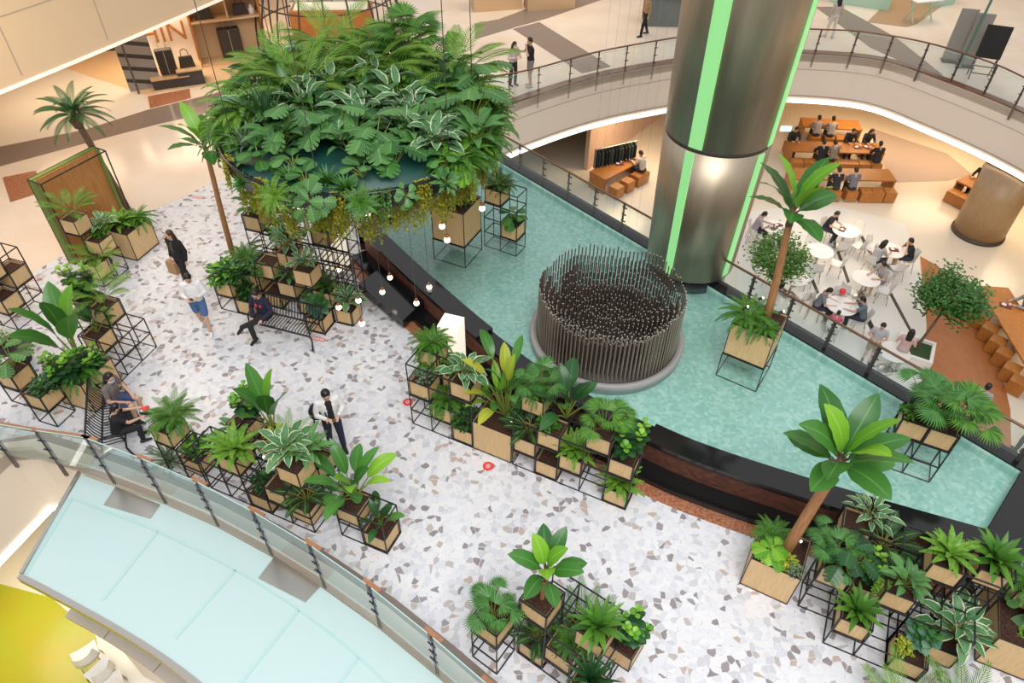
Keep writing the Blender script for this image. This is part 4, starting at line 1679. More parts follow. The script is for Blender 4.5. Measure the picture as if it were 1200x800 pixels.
F = Rack(at(454, 649.2).xy, -23.0, 'railing-side rack')
F.frame([(-1, 0, 0, 2), (-2, 0, 0, 2)], 'low black cube rack at the right end by the glass railing')
F.frame([(-4, -.35, 0, 1), (-5, -.35, 0, 2), (-6, -.35, 0, 3), (-7, -.35, 0, 3), (-8, -.35, 0, 3), (-4, .65, 0, 3), (-5, .65, 0, 3), (-6, .65, 0, 3), (-7, .65, 0, 3)], 'long black cube rack standing along the glass railing')
F.frame([(-10.15, -.35, 0, 2), (-9.15, -.35, 0, 2)], 'black frame under the box right of the seated pair')
F.box(-1, 0, 0, [('streld', 0, 0, .7)])
F.box(-2.1, 0.05, 1, [('strel', 0, .1, 1.1), ('round', -.4, -.1, .9)])
F.box(-4, -.35, .4, [('cycad', 0, 0, 1.05)], tier=0)
F.box(-5, -.35, 1)
F.box(-4, -.35, 3, [('hosta', -.3, .1, 1.15), ('diff', .25, .4, 1.0)])
F.box(-4, .65, 2, [('areca', -.2, .0, .55)])
F.box(-5.2, .75, 2, [('arecab', 0, .0, .6)])
F.box(-7, -.35, 2, [('fernb', .1, 0, 1.15)])
F.box(-8, .6, 1, [('hosta', .2, .2, 1.1)])
F.box(-6.2, .9, 2, [('strelu', -.1, .2, 1.15), ('yel', .4, -.1, 1.2)])
F.box(-7.6, 1.0, 2, [('fig', 0, .3, 1.1)])
F.box(-10.2, -.37, 2, [('fern', 0, .25, .95), ('areca', .1, .4, .6)])
F.box(-9.6, -.1, 0, [('bush', -.2, .2, .8)])
F.box(-6, -.35, 0, [('bushd', -.2, .2, .7)])
plant('spider', F.p(-10.4, .0, 0), 'on the floor left of the railing-side rack', 1.3)
spotlight(F.p(-5.6, .5, 2.3), 'small lit spotlight in the railing-side rack')

G = Rack(at(606, 764).xy, -35, 'bottom-centre rack')
G.frame([(0, 0, 0, 4), (1, 0, 0, 3), (2, 0, 0, 3), (0, 1, 0, 3), (1, 1, 0, 3), (2, 1, 0, 3)], 'black cube rack at the bottom edge, nearest the camera')
G.frame([(-1.12, -1.0, 0, 3)], 'slim black stand with a fan palm, bottom centre')
G.box(-1.12, -1.0, 2, [('fan', 0, 0, .85)])
G.box(0, 0, 3)
G.box(0, 0, 0, [('cycad', 0, 0, 1.0)])
G.box(1, 0, 1, [('fern', .1, .1, .6)])
G.box(1.85, .2, 3, [('broad', 0, 0, 1.25)])
G.box(1, 1, 0, [('areca', 0, 0, .9)])
G.box(2.6, .8, 2, [('fig', .1, .1, 1.0)])
G.box(2.35, -1.0, 2, [('agave', 0, .1, 1.0), ('yel', .1, -.3, .7)])
gb = G.p(.5, .5, 3.85)
tree_plant('banana_palm', 'palm', 'small banana palm in the bottom-centre rack', P_banana_tree(random.Random(12), .42, (.02, .05), 12, .52, .23, .035), gb)

H = Rack(at(964, 753).xy, -24.8, 'bottom-right rack')
H.frame([(0, 0, 0, 2), (1, 0, 0, 1), (-1, 1, 0, 3), (0, 1, 0, 2), (1, 1, 0, 3)], 'black cube rack right of the floor-standing banana palm')
H.frame([(2, 0, 0, 1), (2, 1, 0, 2), (3, 1, 0, 2), (2, 2, 0, 4), (3, 2, 0, 4), (3.4, 2.45, 0, 4)], 'black cube rack left of the large bottom-right box')
H.frame([(-.6, 2.9, 0, 3), (.4, 2.9, 0, 3), (1.4, 2.9, 0, 3), (2.4, 2.9, 0, 3)], 'black cube rack against the pool, bottom right')
H.box(-1, .95, 2, [('monsterad', .1, 0, .85), ('fan', -.3, .3, .8), ('round', 0, -.2, .8)])
H.box(0, 0, 1, [('broad', 0, 0, 1.2)])
H.box(2, 0, 0, [('figb', .2, .4, 1.15), ('yel', -.2, 0, .8)])
H.box(3, .9, 0, [('hosta', .2, .3, 1.35)])
H.box(.95, 1, 2, [('diff', .1, 0, .95), ('vineb', -.5, -.1, .8)])
H.box(.2, 1.4, 1, [('fig', 0, 0, .95)])
H.box(2, 2, 3, [('fernb', 0, .1, .95)])
H.box(3.35, 2.5, 3, [('broad', 0, 0, 1.35)])
H.box(-.6, 2.9, 2, [('hostas', .3, .2, .9)])
H.box(.5, 2.9, 1, [('cycad', 0, 0, 1.2)])
H.box(4.9, 2.9, 2, [('fern', 0, 0, 1.0)])
bl = at(1140, 775, 0)
BR = Rack(bl.xy, -24.8, 'large bottom-right planter')
BR.box(0, 0, 0, [('vineb', -.4, -.6, .9), ('roundp', -.2, .3, 1.35), ('yel', .1, .1, 1.3), ('strel', .3, .5, .9), ('lobed', .3, -.2, 1.0)], 1, 2.6, 1.95)
q = at(1072, 818, .8)
plant('arecab', q - V((0, 0, .75)), 'at the bottom edge, right of centre', .95)
q = at(1140, 822, .8)
plant('areca', q - V((0, 0, .6)), 'at the bottom edge beside the large right planter', 1.0)

# large square planters on the floor and in the pool
I0 = V((3.909, 6.06, .008))
planter(I0, -.482, 'large square plywood planter of the floor-standing banana palm', .80, .80, .82, None)
iu = V((math.cos(-.482), math.sin(-.482), 0))
iw = V((-iu.y, iu.x, 0))
it = I0 + V((0, 0, .77))
ib = it + iu * .47 + iw * .42
d = lean_to(ib, (978, 552))
tree_plant('banana_palm', 'palm', 'large banana palm with orange trunk on the terrazzo floor', P_banana_tree(random.Random(8), d.z, (d.x, d.y), 15, .88, .36, .10), ib)
plant('lobed', it + iu * .24 + iw * .22, 'under the floor-standing banana palm', .85)
plant('yel', it + iu * .52 + iw * .20, 'under the floor-standing banana palm', .9)
plant('fern', it + iu * .2 + iw * .6, 'under the floor-standing banana palm', .7)
plant('grey', it + iu * .66 + iw * .14, 'under the floor-standing banana palm', .7)
spotlight(it + iu * .7 + iw * .66, 'small lit spotlight under the floor-standing banana palm', 2.6)


def leg_stand(loc, ang, s, h, hw, label):
    """a square planter on tall thin legs"""
    o = thing('leg_stand', label, 'stand', loc, ang)
    for x in (0, s):
        for y in (0, s):
            b = MB()
            b.bar((x, y, 0), (x, y, h - hw), .018)
            b.obj('leg', M['black'], o)
    for z in (.009, h - hw):
        b = MB()
        for a in (0, s):
            b.bar((0, a, z), (s, a, z), .018)
            b.bar((a, 0, z), (a, s, z), .018)
        b.obj('rail', M['black'], o)
    u = V((math.cos(ang), math.sin(ang), 0))
    w = V((-u.y, u.x, 0))
    planter(V(loc) + V((0, 0, h - hw + .012)), ang, 'plywood planter on the ' + label, s, s, hw - .012, None)
    return V(loc) + V((0, 0, h - .06)), u * s, w * s


J, ju, jw = leg_stand((4.30, 10.54, ZP), -.572, .86, 1.475, .83, 'tall-legged stand in the pool near the food court')
jb = J + ju * .62 + jw * .62
d = lean_to(jb, (925, 262))
tree_plant('banana_palm', 'palm', 'tall banana palm standing in the pool by the food court', P_banana_tree(random.Random(21), d.z, (d.x, d.y), 12, .98, .37, .085), jb)
plant('fern', J + ju * .25 + jw * .42, 'under the banana palm in the pool', 1.15)
plant('fern', J + ju * .68 + jw * .22, 'under the banana palm in the pool', .7)
for a, b in ((.3, .8), (.12, .3), (.85, .6)):
    spotlight(J + ju * a + jw * b + V((0, 0, .25)), 'small lit spotlight under the banana palm in the pool')
K, ku, kw = leg_stand((-1.98, 14.42, ZP), -.433, .88, 1.55, .95, 'tall-legged stand below the hanging planter')
plant('bushd', K + ku * .6 + kw * .6, 'on the stand below the hanging planter', .9)
plant('grey', K + ku * .45 + kw * .3, 'on the stand below the hanging planter', .8)
plant('herb', K + ku * .75 + kw * .75, 'on the stand below the hanging planter', .8)

KR = Rack(at(568, 287.7, ZP).xy, -28.5, 'pool rack', ZP)
KR.frame([(0, 0, 0, 3), (1, 0, 0, 4)], 'open black cube rack standing in the pool near the left corner')
KR.box(0, 0, 3, [('cycad', 0, 0, .9), ('fern', .1, .2, .8)])
KR.box(1, 0, 1, [('round', 0, 0, 1.05), ('bushd', 0, 0, .6)])
LR = Rack(at(1057, 554, ZP).xy, -26, 'right pool rack', ZP)
LR.frame([(0, 0, 0, 3), (-1, 0, 0, 3)], 'black cube rack standing in the right end of the pool')
LR.box(0, 0, 2, [('fan', -.1, .2, 1.25), ('fanl', .3, .3, 1.1)])
LR.box(-1, 0, 2, [('fan', .3, .4, 1.2), ('herb', -.2, 0, .9)])

# left side: rack of the banana plant, wooden panel, far-left rack
da = math.radians(-18)
du = V((math.cos(da), math.sin(da), 0))
D0 = at(121.6, 366, 1.275)
D = Rack((D0 - du * .46).xy, -18, 'left-hand rack')
D.frame([(0, 0, 0, 3), (-1, 0, 0, 3), (0, -1, 0, 2), (1, -1, 0, 2), (1, 0, 0, 2), (0, -2, 0, 1), (1, -2, 0, 1)], 'black cube rack behind the seated pair on the left')
D.box(0, 0, 2, [('arecab', -.1, .1, .95), ('vineb', .35, -.2, .9)])
D.box(-1.05, .2, 2, [('fig', -.2, .1, 1.25), ('herb', .3, 0, .8)])
D.box(0, -.9, 1, [('streld', 0, 0, .8)])
D.box(0, -2, 0, [('herb', 0, 0, .8)])
D5 = at(94, 452, .84)
DB = Rack((D5 - du * .86).xy, -18, 'big left planter')
DB.box(0, 0, 0, [('strelu', -.35, .4, 1.6), ('fig', .55, .2, 1.0), ('fern', .2, -.1, 1.1), ('bushd', -.2, -.4, 1.1), ('fig', .2, -.8, 1.2), ('fig', -.5, -.7, .9)], 1, 1.87, 1.95)
spotlight(DB.p(1.3, 1.5, 2.3), 'small lit spotlight by the banana plant on the left', 2.0)
for px_, k, pl in (((46.5, 467), 1, [('bushd', .2, .1, .8)]), ((12.7, 443), 1, [('monstera', 0, .1, .85)])):
    c = at(px_[0], px_[1], .85)
    DR = Rack((c - du * .46).xy, -18, 'rack near the handrail, left edge')
    DR.frame([(0, 0, 0, 2)], 'black cube frame near the wooden handrail, left edge')
    DR.box(0, 0, 1, pl)
E_ = Rack((at(22, 387) - du * .92).xy, -18, 'far-left rack')
E_.frame([(0, 0, 0, 4), (1, 0, 0, 4), (1, 1, 0, 4)], 'tall black cube rack cut by the left edge')
E_.box(1, 0, 3)
E_.box(1, 0, 1)
E_.box(0, 0, 2, 'herb')
E_.box(1, 1, 2)
tb = at(14, 403, .5)
t = thing('round_table', 'round black pedestal table at the left edge', 'table', (tb.x, tb.y, .008), pt=tb)
mb = MB()
mb.lathe((0, 0, 0), [(.37, .46), (.38, .47), (.38, .49), (.36, .5)], 40)
mb.obj('table_top', M['black'], t, True)
mb = MB()
mb.lathe((0, 0, 0), [(.2, 0), (.19, .02), (.035, .04), (.03, .46)], 20)
mb.obj('pedestal', M['black'], t, True)
pt_ = tb + V((-.16, -.02, .0))
t = thing('plant_pot', 'small brown pot on the round black table', 'pot', pt_)
mb = MB()
mb.lathe((0, 0, 0), [(.08, 0), (.11, .14), (.095, .14), (.09, .11)], 20)
mb.obj('pot', M['browngranite'], t, True)
plant('creamy', pt_ + V((0, 0, .12)), 'in the pot on the round table', .95)

# tall wooden panel with moss edges
c0, c1_ = at(36, 212, 2.4), at(112, 173, 2.4)
pu = (c1_ - c0).normalized()
pl_ = (c1_ - c0).length
pw = V((pu.y, -pu.x, 0))
t = thing('panel_screen', 'tall wooden panel screen with mossy edges below the date palm', 'screen', (c0.x, c0.y, 0.0), math.atan2(pu.y, pu.x), pt=c0)
mb = MB()
mb.box((pl_ / 2, -.02, 1.2), (pl_ - .1, .04, 2.36))
mb.obj('wood_panel', M['panelwood'], t)
for bx in (((.03, .0, 1.2), (.07, .22, 2.38)), ((pl_ - .03, .0, 1.2), (.07, .22, 2.38)), ((pl_ / 2, .06, 2.38), (pl_, .14, .06))):
    mb = MB()
    mb.box(*bx)
    mb.obj('moss_strip', M['moss'], t)
mb = MB()
for y in (-.34, .12):
    for x in (0, pl_):
        mb.bar((x, y, 0), (x, y, 2.4), .025)
    mb.bar((0, y, 2.4), (pl_, y, 2.4), .025)
for x in (0, pl_):
    mb.bar((x, -.34, 2.4), (x, .12, 2.4), .025)
mb.obj('black_frame', M['black'], t)
C0 = at(161.8, 307, 0) - du * .86
CR = Rack(C0.xy, -18, 'panel-side planter')
CR.box(0, 0, 0, [('fernb', -.2, -.2, 1.1), ('broad', .3, .3, 1.0), ('yel', -.1, .1, 1.2), ('fern', .4, .6, .9)], 1, 1.87, 1.95)
for px_, z, pl in (((86.5, 260.5), 1.7, [('areca', 0, 0, .9)]), ((116, 285), 1.1, [('herb', -.2, .3, 1.0), ('hosta', -.3, .8, .9)]), ((112, 313), .62, [('arecab', .2, 0, .8), ('fern', -.3, .4, .7)])):
    c = at(px_[0], px_[1], z)
    R_ = Rack((c - du * .46).xy, -18, 'stepped stand before the panel', z - .425)
    nt_ = max(1, int(round((z - .425) / .425)))
    planter(R_.p(0, 0, 0) + V((0, 0, .02)), da, 'plywood box on the stepped stand before the wooden panel', .44, .44, .4)
    st = thing('box_stand', 'thin black cube stand before the wooden panel', 'stand', (c - du * .46).xy.to_3d() + V((0, 0, .008)), da, 'black stands before the panel')
    for x in (0, .46):
        for y in (0, .46):
            b = MB()
            b.bar((x, y, 0), (x, y, z - .42), .018)
            b.obj('leg', M['black'], st)
    for zz in (.01, z - .425):
        b = MB()
        for x in (0, .46):
            b.bar((x, 0, zz), (x, .46, zz), .018)
            b.bar((0, x, zz), (.46, x, zz), .018)
        b.obj('rail', M['black'], st)
    for kind, ax, ay, sz in pl:
        plant(kind, R_.p(.5 + ax, .5 + ay, .85), 'on the stepped stand before the wooden panel', sz)
db = at(150, 268, 0) + V((.1, .3, 0))
d = lean_to(db, (88, 138), 1.5, 4.5)
tree_plant('date_palm', 'palm', 'date palm with thin trunk behind the wooden panel', P_date_palm(random.Random(4), d.z, (d.x, d.y), 30, .95), db)

# ------------------------------------------------------------------ hanging round planter
ZD = 4.8
DC = V((-3.0, 12.75, ZD))
DRAD = 2.55
disc = thing('hanging_planter', 'large round planter hanging overhead, packed with green plants', 'planter', DC, pt=DC)
mb = MB()
mb.lathe((0, 0, 0), [(DRAD - .08, -.05), (DRAD - .08, 0), (.001, .002)], 72)
mb.obj('top_board', M['tealtop'], disc, True)
mb = MB()
mb.lathe((0, 0, 0), [(DRAD - .5, -.36), (DRAD - .05, -.30), (DRAD, -.26), (DRAD, .02), (DRAD + .03, .03), (DRAD + .03, .07), (DRAD - .03, .07), (DRAD - .06, -.04)], 72)
mb.obj('rim', M['rim'], disc, True)
mb = MB()
mb.lathe((0, 0, 0), [(.001, -.36), (DRAD - .5, -.355)], 48)
mb.obj('underside', M['tealtop'], disc)
mb = MB()
for i in range(6):
    a = i * PI / 3 + .4
    mb.tube([(2.3 * math.cos(a), 2.3 * math.sin(a), 0), (2.3 * math.cos(a), 2.3 * math.sin(a), 9)], .008, 6)
mb.obj('suspension_cable', M['darksteel'], disc)


def on_disc(x, y, dz=0.0):
    p = at(x, y, ZD)
    v = p - DC
    if v.length > DRAD - .12:
        v = v.normalized() * (DRAD - .12)
    return DC + v + V((0, 0, dz))


DG = 'plants on the hanging planter'
for kind, s, pts in [
    ('yucca', 1.15, [(320, 168)]),
    ('monstera', 1.5, [(398, 172), (350, 172), (440, 185), (552, 150), (470, 80), (355, 120), (430, 110), (565, 120)]),
    ('lobedd', 1.25, [(463, 196), (375, 160), (505, 118), (300, 110), (420, 160)]),
    ('roundp', 1.5, [(345, 200), (425, 210), (280, 128)]),
    ('hostas', 1.9, [(425, 158), (365, 150), (470, 140), (395, 130), (505, 105), (330, 105), (448, 120)]),
    ('hosta', 1.7, [(512, 180), (540, 95), (360, 95), (300, 150), (490, 150)]),
    ('ferny', 1.75, [(350, 95), (345, 120), (415, 110), (450, 95), (505, 95), (548, 128), (380, 85), (480, 110), (520, 100), (300, 125), (292, 150)]),
    ('arecab', 1.7, [(340, 115), (440, 105), (535, 112), (395, 85), (465, 90), (360, 135)]),
    ('fanl', 1.7, [(490, 78), (500, 76)]),
    ('diff', 1.7, [(415, 185), (330, 180), (480, 170), (290, 145), (380, 125), (520, 158), (560, 175), (320, 135), (450, 140), (405, 150), (375, 150)]),
    ('spider', 1.4, [(290, 175), (270, 145), (310, 95), (330, 90)]),
    ('streld', 1.2, [(370, 105), (420, 80), (530, 125), (300, 100), (345, 140)]),
    ('rosette', 1.1, [(385, 216), (405, 224), (340, 212)]),
    ('fern', 1.35, [(545, 190), (570, 170), (580, 150), (575, 125), (272, 165), (550, 165), (505, 135), (585, 135)]),
    ('round', 1.35, [(520, 200), (360, 220), (305, 195), (455, 115)]),
    ('fernb', 1.2, [(540, 200), (575, 180), (262, 150)]),
]:
    for x, y in pts:
        p = on_disc(x, y, .22 if kind in ('ferny', 'arecab', 'fanl') else 0)
        plant(kind, p, 'on the hanging planter', s * (.88 if y > 195 else 1.0), None, DG)
# plants that spill over the rim
for i in range(44):
    a = i * 2 * PI / 44 + .03
    p = DC + V((math.cos(a), math.sin(a), 0)) * (DRAD - .06)
    near_side = math.sin(a) < .25
    rzv = a + PI / 2
    kind = ('vineg', 'fern', 'vine', 'roundp', 'vineg', 'diff', 'rosette', 'vineg', 'ferny', 'vine', 'monstera')[i % 11]
    if math.cos(a) > .72:
        kind = ('viney', 'fern', 'ferny', 'viney', 'lobed')[i % 5]
    if kind.startswith('vine'):
        plant(kind, p + V((0, 0, .02)), 'over the rim of the hanging planter', .85 if kind != 'vine' else 1.0, rzv, DG)
    else:
        if near_side and i % 2 and math.cos(a) < .72:
            continue
        o = plant(kind, p + V((math.cos(a), math.sin(a), 0)) * .10 + V((0, 0, -.10)), 'leaning out over the hanging planter rim', .72 if near_side else 1.15, None, DG)
        o.rotation_euler = (V((math.cos(a), math.sin(a), .75))).to_track_quat('Z', 'Y').to_euler()
# golden plants fixed under the rim, on the side that faces the camera
for i in range(32):
    a = -PI + .12 + i * (PI - .1) / 31
    p = DC + V((math.cos(a), math.sin(a), 0)) * (DRAD - .25) + V((0, 0, -.34))
    plant('vineg' if i % 3 else 'viney', p, 'below the hanging planter', .62 + .2 * (i % 3), a + PI / 2, DG)

# bare bulbs on long cords
for x, y in ((457, 325), (448, 342), (503, 336), (488, 355), (424, 379), (397, 316), (397, 360), (518, 265), (524, 281), (565, 244), (476, 240), (431, 253), (318, 234), (330, 242), (420, 352), (352, 246)):
    z = .5
    while z < 4.0:
        p = at(x, y, z)
        if (p - DC).xy.length < DRAD - .15:
            break
        z += .05
    z = min(z + RND.uniform(.0, .5), 4.0) if y > 300 else max(z, 3.2)
    p = at(x, y, z)
    v = (p - DC).xy
    if v.length > DRAD - .1:
        z = 3.7
        p = at(x, y, z)
    o = thing('pendant_bulb', 'glowing bare bulb with copper socket hanging below the round planter', 'bulb', p, 0, 'bare bulbs under the hanging planter')
    b = MB()
    b.tube([(0, 0, .13), (0, 0, ZD - .3 - p.z)], .005, 5)
    b.obj('cord', M['cord'], o)
    b = MB()
    b.lathe((0, 0, 0), [(.034, .045), (.036, .12), (.02, .135)], 12)
    b.obj('socket', M['copper'], o, True)
    b = MB()
    b.ball((0, 0, 0), .062, 14)
    b.obj('bulb', M['bulb'], o, True)

# ------------------------------------------------------------------ people
def remeshed(mb, name, m, voxel, smooth=5):
    me = mb.mesh('tmp', m)
    o = bpy.data.objects.new('tmp', me)
    COL.objects.link(o)
    md = o.modifiers.new('r', 'REMESH')
    md.mode = 'VOXEL'
    md.voxel_size = voxel
    md.use_smooth_shade = True
    if smooth:
        s = o.modifiers.new('s', 'SMOOTH')
        s.factor = .5
        s.iterations = smooth
    dg = bpy.context.evaluated_depsgraph_get()
    me2 = bpy.data.meshes.new_from_object(o.evaluated_get(dg))
    me2.name = name
    me2.materials.clear()
    me2.materials.append(m)
    bpy.data.objects.remove(o)
    bpy.data.meshes.remove(me)
    return me2


def limb(mb, a, b, ra, rb, n=10):
    a, b = V(a), V(b)
    mb.tube([a, a.lerp(b, .5), b], [ra, (ra + rb) / 2 * 1.03, rb], n)
    mb.ball(a, ra, n)
    mb.ball(b, rb, n)


def hand(mb, w, d, up, side, curl=.5):
    """palm, four bent fingers of different lengths and a thumb from the side of the palm"""
    d = d.normalized()
    x = d.cross(up)
    if x.length < .05:
        x = d.cross(V((0, 1, 0.1)))
    x = x.normalized() * side
    n = x.cross(d).normalized() * side
    if n.z > 0:
        n = -n
    for q in (-.022, 0, .022):
        limb(mb, w + x * q * .7, w + d * .085 + x * q, .015, .013, 7)
    for q, l in ((-.033, .062), (-.011, .074), (.011, .070), (.032, .055)):
        k0 = w + d * .09 + x * q
        k1 = k0 + (d * math.cos(curl) + n * math.sin(curl)) * l * .55
        k2 = k1 + (d * math.cos(curl * 2.1) + n * math.sin(curl * 2.1)) * l * .5
        limb(mb, k0, k1, .0095, .009, 6)
        limb(mb, k1, k2, .009, .007, 6)
    t0 = w + d * .03 - x * .028
    t1 = t0 + (d * .6 - x * .75 + n * .3).normalized() * .038
    t2 = t1 + (d * .9 - x * .2 + n * .4).normalized() * .030
    limb(mb, t0, t1, .0125, .010, 6)
    limb(mb, t1, t2, .010, .008, 6)


def pose_stand(stride=.0, arms='down', lean=.0):
    J = dict(pelvis=V((0, 0, .93)), waist=V((.01 + lean * .12, 0, 1.08)), chest=V((lean * .3, 0, 1.28)), neck=V((.01 + lean * .42, 0, 1.43)), head=V((.03 + lean * .5, 0, 1.565)))
    for s, k in ((1, 'l'), (-1, 'r')):
        f = stride * s
        J['hip' + k] = V((0, .088 * s, .90))
        J['knee' + k] = V((.03 + f * .55, .10 * s, .49))
        J['ank' + k] = V((-.01 + f, .105 * s, .085 + max(0, -f) * .15))
        J['sho' + k] = V((lean * .38, .172 * s, 1.385))
    set_arms(J, arms)
    return J


def set_arms(J, arms):
    for s, k in ((1, 'l'), (-1, 'r')):
        S = J['sho' + k]
        a = arms if isinstance(arms, str) else arms[0 if s > 0 else 1]
        if a == 'down':
            e, w = V((-.04, .06 * s, -.28)), V((.03, .07 * s, -.52))
        elif a == 'phone':
            e, w = V((.02, .09 * s, -.27)), V((.24, -.06 * s, -.22))
        elif a == 'lap':
            e, w = V((.04, .08 * s, -.27)), V((.25, -.05 * s, -.38))
        elif a == 'table':
            e, w = V((.12, .08 * s, -.24)), V((.36, -.02 * s, -.22))
        elif a == 'face':
            e, w = V((.17, .07 * s, -.22)), V((.17, -.08 * s, .02))
        elif a == 'rail':
            e, w = V((.10, .14 * s, -.25)), V((.30, .16 * s, -.27))
        elif a == 'reach':
            e, w = V((.22, .05 * s, -.17)), V((.45, .0, -.20))
        else:
            e, w = V((-.08, .06 * s, -.27)), V((-.05, .08 * s, -.51))
        J['elb' + k], J['wri' + k] = S + e, S + w


def pose_sit(arms='table', lean=.15, cross=False, seat=.46):
    J = dict(pelvis=V((0, 0, seat + .08)), waist=V((.01 + lean * .12, 0, seat + .24)), chest=V((lean * .35, 0, seat + .44)), neck=V((.01 + lean * .5, 0, seat + .59)), head=V((.04 + lean * .62, 0, seat + .725)))
    for s, k in ((1, 'l'), (-1, 'r')):
        J['hip' + k] = V((.02, .088 * s, seat + .07))
        J['knee' + k] = V((.44, .115 * s, seat + .05))
        J['ank' + k] = V((.40, .12 * s, .085))
        J['sho' + k] = V((lean * .42, .172 * s, seat + .545))
    if cross:
        J['kneel'] = V((.44, -.02, seat + .16))
        J['ankl'] = V((.55, -.26, seat + .05))
    set_arms(J, arms)
    return J


def person(label, loc, face, J, h=1.68, top=(.1, .1, .1), sleeve='short', legs=(.03, .03, .04), leg='long', shoe=(.02, .02, .02), hair='short', hm='hair', pitch=.35, yaw=0.0, mask=None, fine=False, group=None):
    vx = .0075 if fine else .013
    o = thing('person', label, 'person', loc, face, group, h / 1.70, V(loc) + V((0, 0, J['head'].z)))
    hd = J['head']
    Mh = Matrix.Rotation(yaw, 3, 'Z') @ Matrix.Rotation(pitch, 3, 'Y')
    H = lambda x, y, z: hd + Mh @ V((x, y, z))
    b = MB()
    # trunk
    limb(b, J['pelvis'] + V((0, .05, -.01)), J['pelvis'] + V((0, -.05, -.01)), .115, .115)
    for a_, c_, ra, rc in (('pelvis', 'waist', .125, .112), ('waist', 'chest', .112, .125)):
        for s in (-1, 1):
            limb(b, J[a_] + V((0, .045 * s, 0)), J[c_] + V((0, .05 * s, 0)), ra - .02, rc - .02)
    limb(b, J['shol'] + V((0, -.02, -.02)), J['shor'] + V((0, .02, -.02)), .062, .062)
    limb(b, J['chest'] + V((0, 0, .06)), J['neck'], .085, .055)
    limb(b, J['neck'] + V((0, 0, -.03)), H(-.02, 0, -.05), .050, .048)
    # head
    b.ball(H(0, 0, .02), (.092, .076, .105), 14, M=Mh)
    b.ball(H(.025, 0, -.055), (.062, .055, .058), 12, M=Mh)
    limb(b, H(.088, 0, .015), H(.108, 0, -.022), .010, .013, 6)
    for s in (-1, 1):
        b.ball(H(-.005, .078 * s, -.005), (.018, .009, .028), 8, M=Mh)
    # limbs
    for k, s in (('l', 1), ('r', -1)):
        limb(b, J['sho' + k], J['elb' + k], .048, .038)
        limb(b, J['elb' + k], J['wri' + k], .037, .025)
        d = (J['wri' + k] - J['elb' + k])
        hand(b, J['wri' + k], d, V((0, 0, 1)), s, .55)
        limb(b, J['hip' + k], J['knee' + k], .082, .056)
        mid = J['knee' + k].lerp(J['ank' + k], .32)
        limb(b, J['knee' + k], mid, .054, .052)
        limb(b, mid, J['ank' + k], .052, .036)
        A = J['ank' + k]
        limb(b, A + V((-.02, 0, -.045)), A + V((.13, .01 * s, -.055)), .036, .028)
    part('body', remeshed(b, 'body', M['skin'], vx), o)
    # top
    t = MB()
    for a_, c_, ra, rc in (('pelvis', 'waist', .135, .125), ('waist', 'chest', .125, .135)):
        for s in (-1, 1):
            limb(t, J[a_] + V((0, .048 * s, 0)), J[c_] + V((0, .05 * s, 0)), ra - .014, rc - .014)
    limb(t, J['shol'] + V((0, -.02, -.02)), J['shor'] + V((0, .02, -.02)), .074, .074)
    limb(t, J['chest'] + V((0, 0, .04)), J['neck'] + V((0, 0, -.045)), .095, .072)
    for k in 'lr':
        e = J['elb' + k] if sleeve == 'long' else J['sho' + k].lerp(J['elb' + k], .62)
        limb(t, J['sho' + k], e, .064, .055)
        if sleeve == 'long':
            limb(t, J['elb' + k], J['elb' + k].lerp(J['wri' + k], .93), .054, .040)
    part('top', remeshed(t, 'top', cloth(top), .013, 3), o)
    g = MB()
    limb(g, J['pelvis'] + V((0, .05, .0)), J['pelvis'] + V((0, -.05, .0)), .126, .126)
    for k in 'lr':
        kn, an = J['knee' + k], J['ank' + k]
        if leg == 'short':
            limb(g, J['hip' + k], J['hip' + k].lerp(kn, .78), .098, .085)
        else:
            limb(g, J['hip' + k], kn, .095, .068)
            limb(g, kn, kn.lerp(an, .93), .066, .055)
    part('shorts' if leg == 'short' else 'trousers', remeshed(g, 'trousers', cloth(legs), .013, 3), o)
    for k, s in (('l', 1), ('r', -1)):
        A = J['ank' + k]
        q = MB()
        limb(q, A + V((-.045, 0, -.04)), A + V((.06, .004 * s, -.045)), .044, .042)
        limb(q, A + V((.06, .004 * s, -.045)), A + V((.155, .012 * s, -.052)), .042, .032)
        part('shoe', remeshed(q, 'shoe', cloth(shoe), .013, 2), o)
    hr = MB()
    hr.ball(H(-.018, 0, .040), (.096, .087, .100), 14, M=Mh)
    hr.ball(H(-.05, 0, -.01), (.062, .080, .085), 12, M=Mh)
    if hair == 'long':
        for s in (-1, 0, 1):
            limb(hr, H(-.055, .05 * s, -.02), J['neck'] + V((-.085, .055 * s, -.10)), .05, .04)
            limb(hr, H(-.03, .075 * s, .02), H(-.015, .082 * s, -.12), .03, .026)
    part('hair', remeshed(hr, 'hair', M[hm], .011, 3), o)
    e = MB()
    for s in (-1, 1):
        e.ball(H(.083, .030 * s, .018), (.010, .014, .008), 7, M=Mh)
    part('eyes', e.mesh('eyes', M['eye'], True), o)
    if mask:
        mk = MB()
        mk.ball(H(.055, 0, -.045), (.058, .064, .050), 12, M=Mh)
        part('face_mask', mk.mesh('face_mask', cloth(mask), True), o)
    else:
        mo = MB()
        mo.ball(H(.086, 0, -.058), (.006, .022, .007), 7, M=Mh)
        part('mouth', mo.mesh('mouth', M['mouth'], True), o)
    return o


def held(name, label, cat, world, mbs, rz=0.0):
    o = thing(name, label, cat, world, rz)
    for n, b, m in mbs:
        b.obj(n, m, o)
    return o


def wpt(o, p):
    """a point given in a figure's own frame, in the place"""
    a = o.rotation_euler[2]
    s = o.scale[0]
    return V((o.location.x + s * (p.x * math.cos(a) - p.y * math.sin(a)), o.location.y + s * (p.x * math.sin(a) + p.y * math.cos(a)), o.location.z + s * p.z))


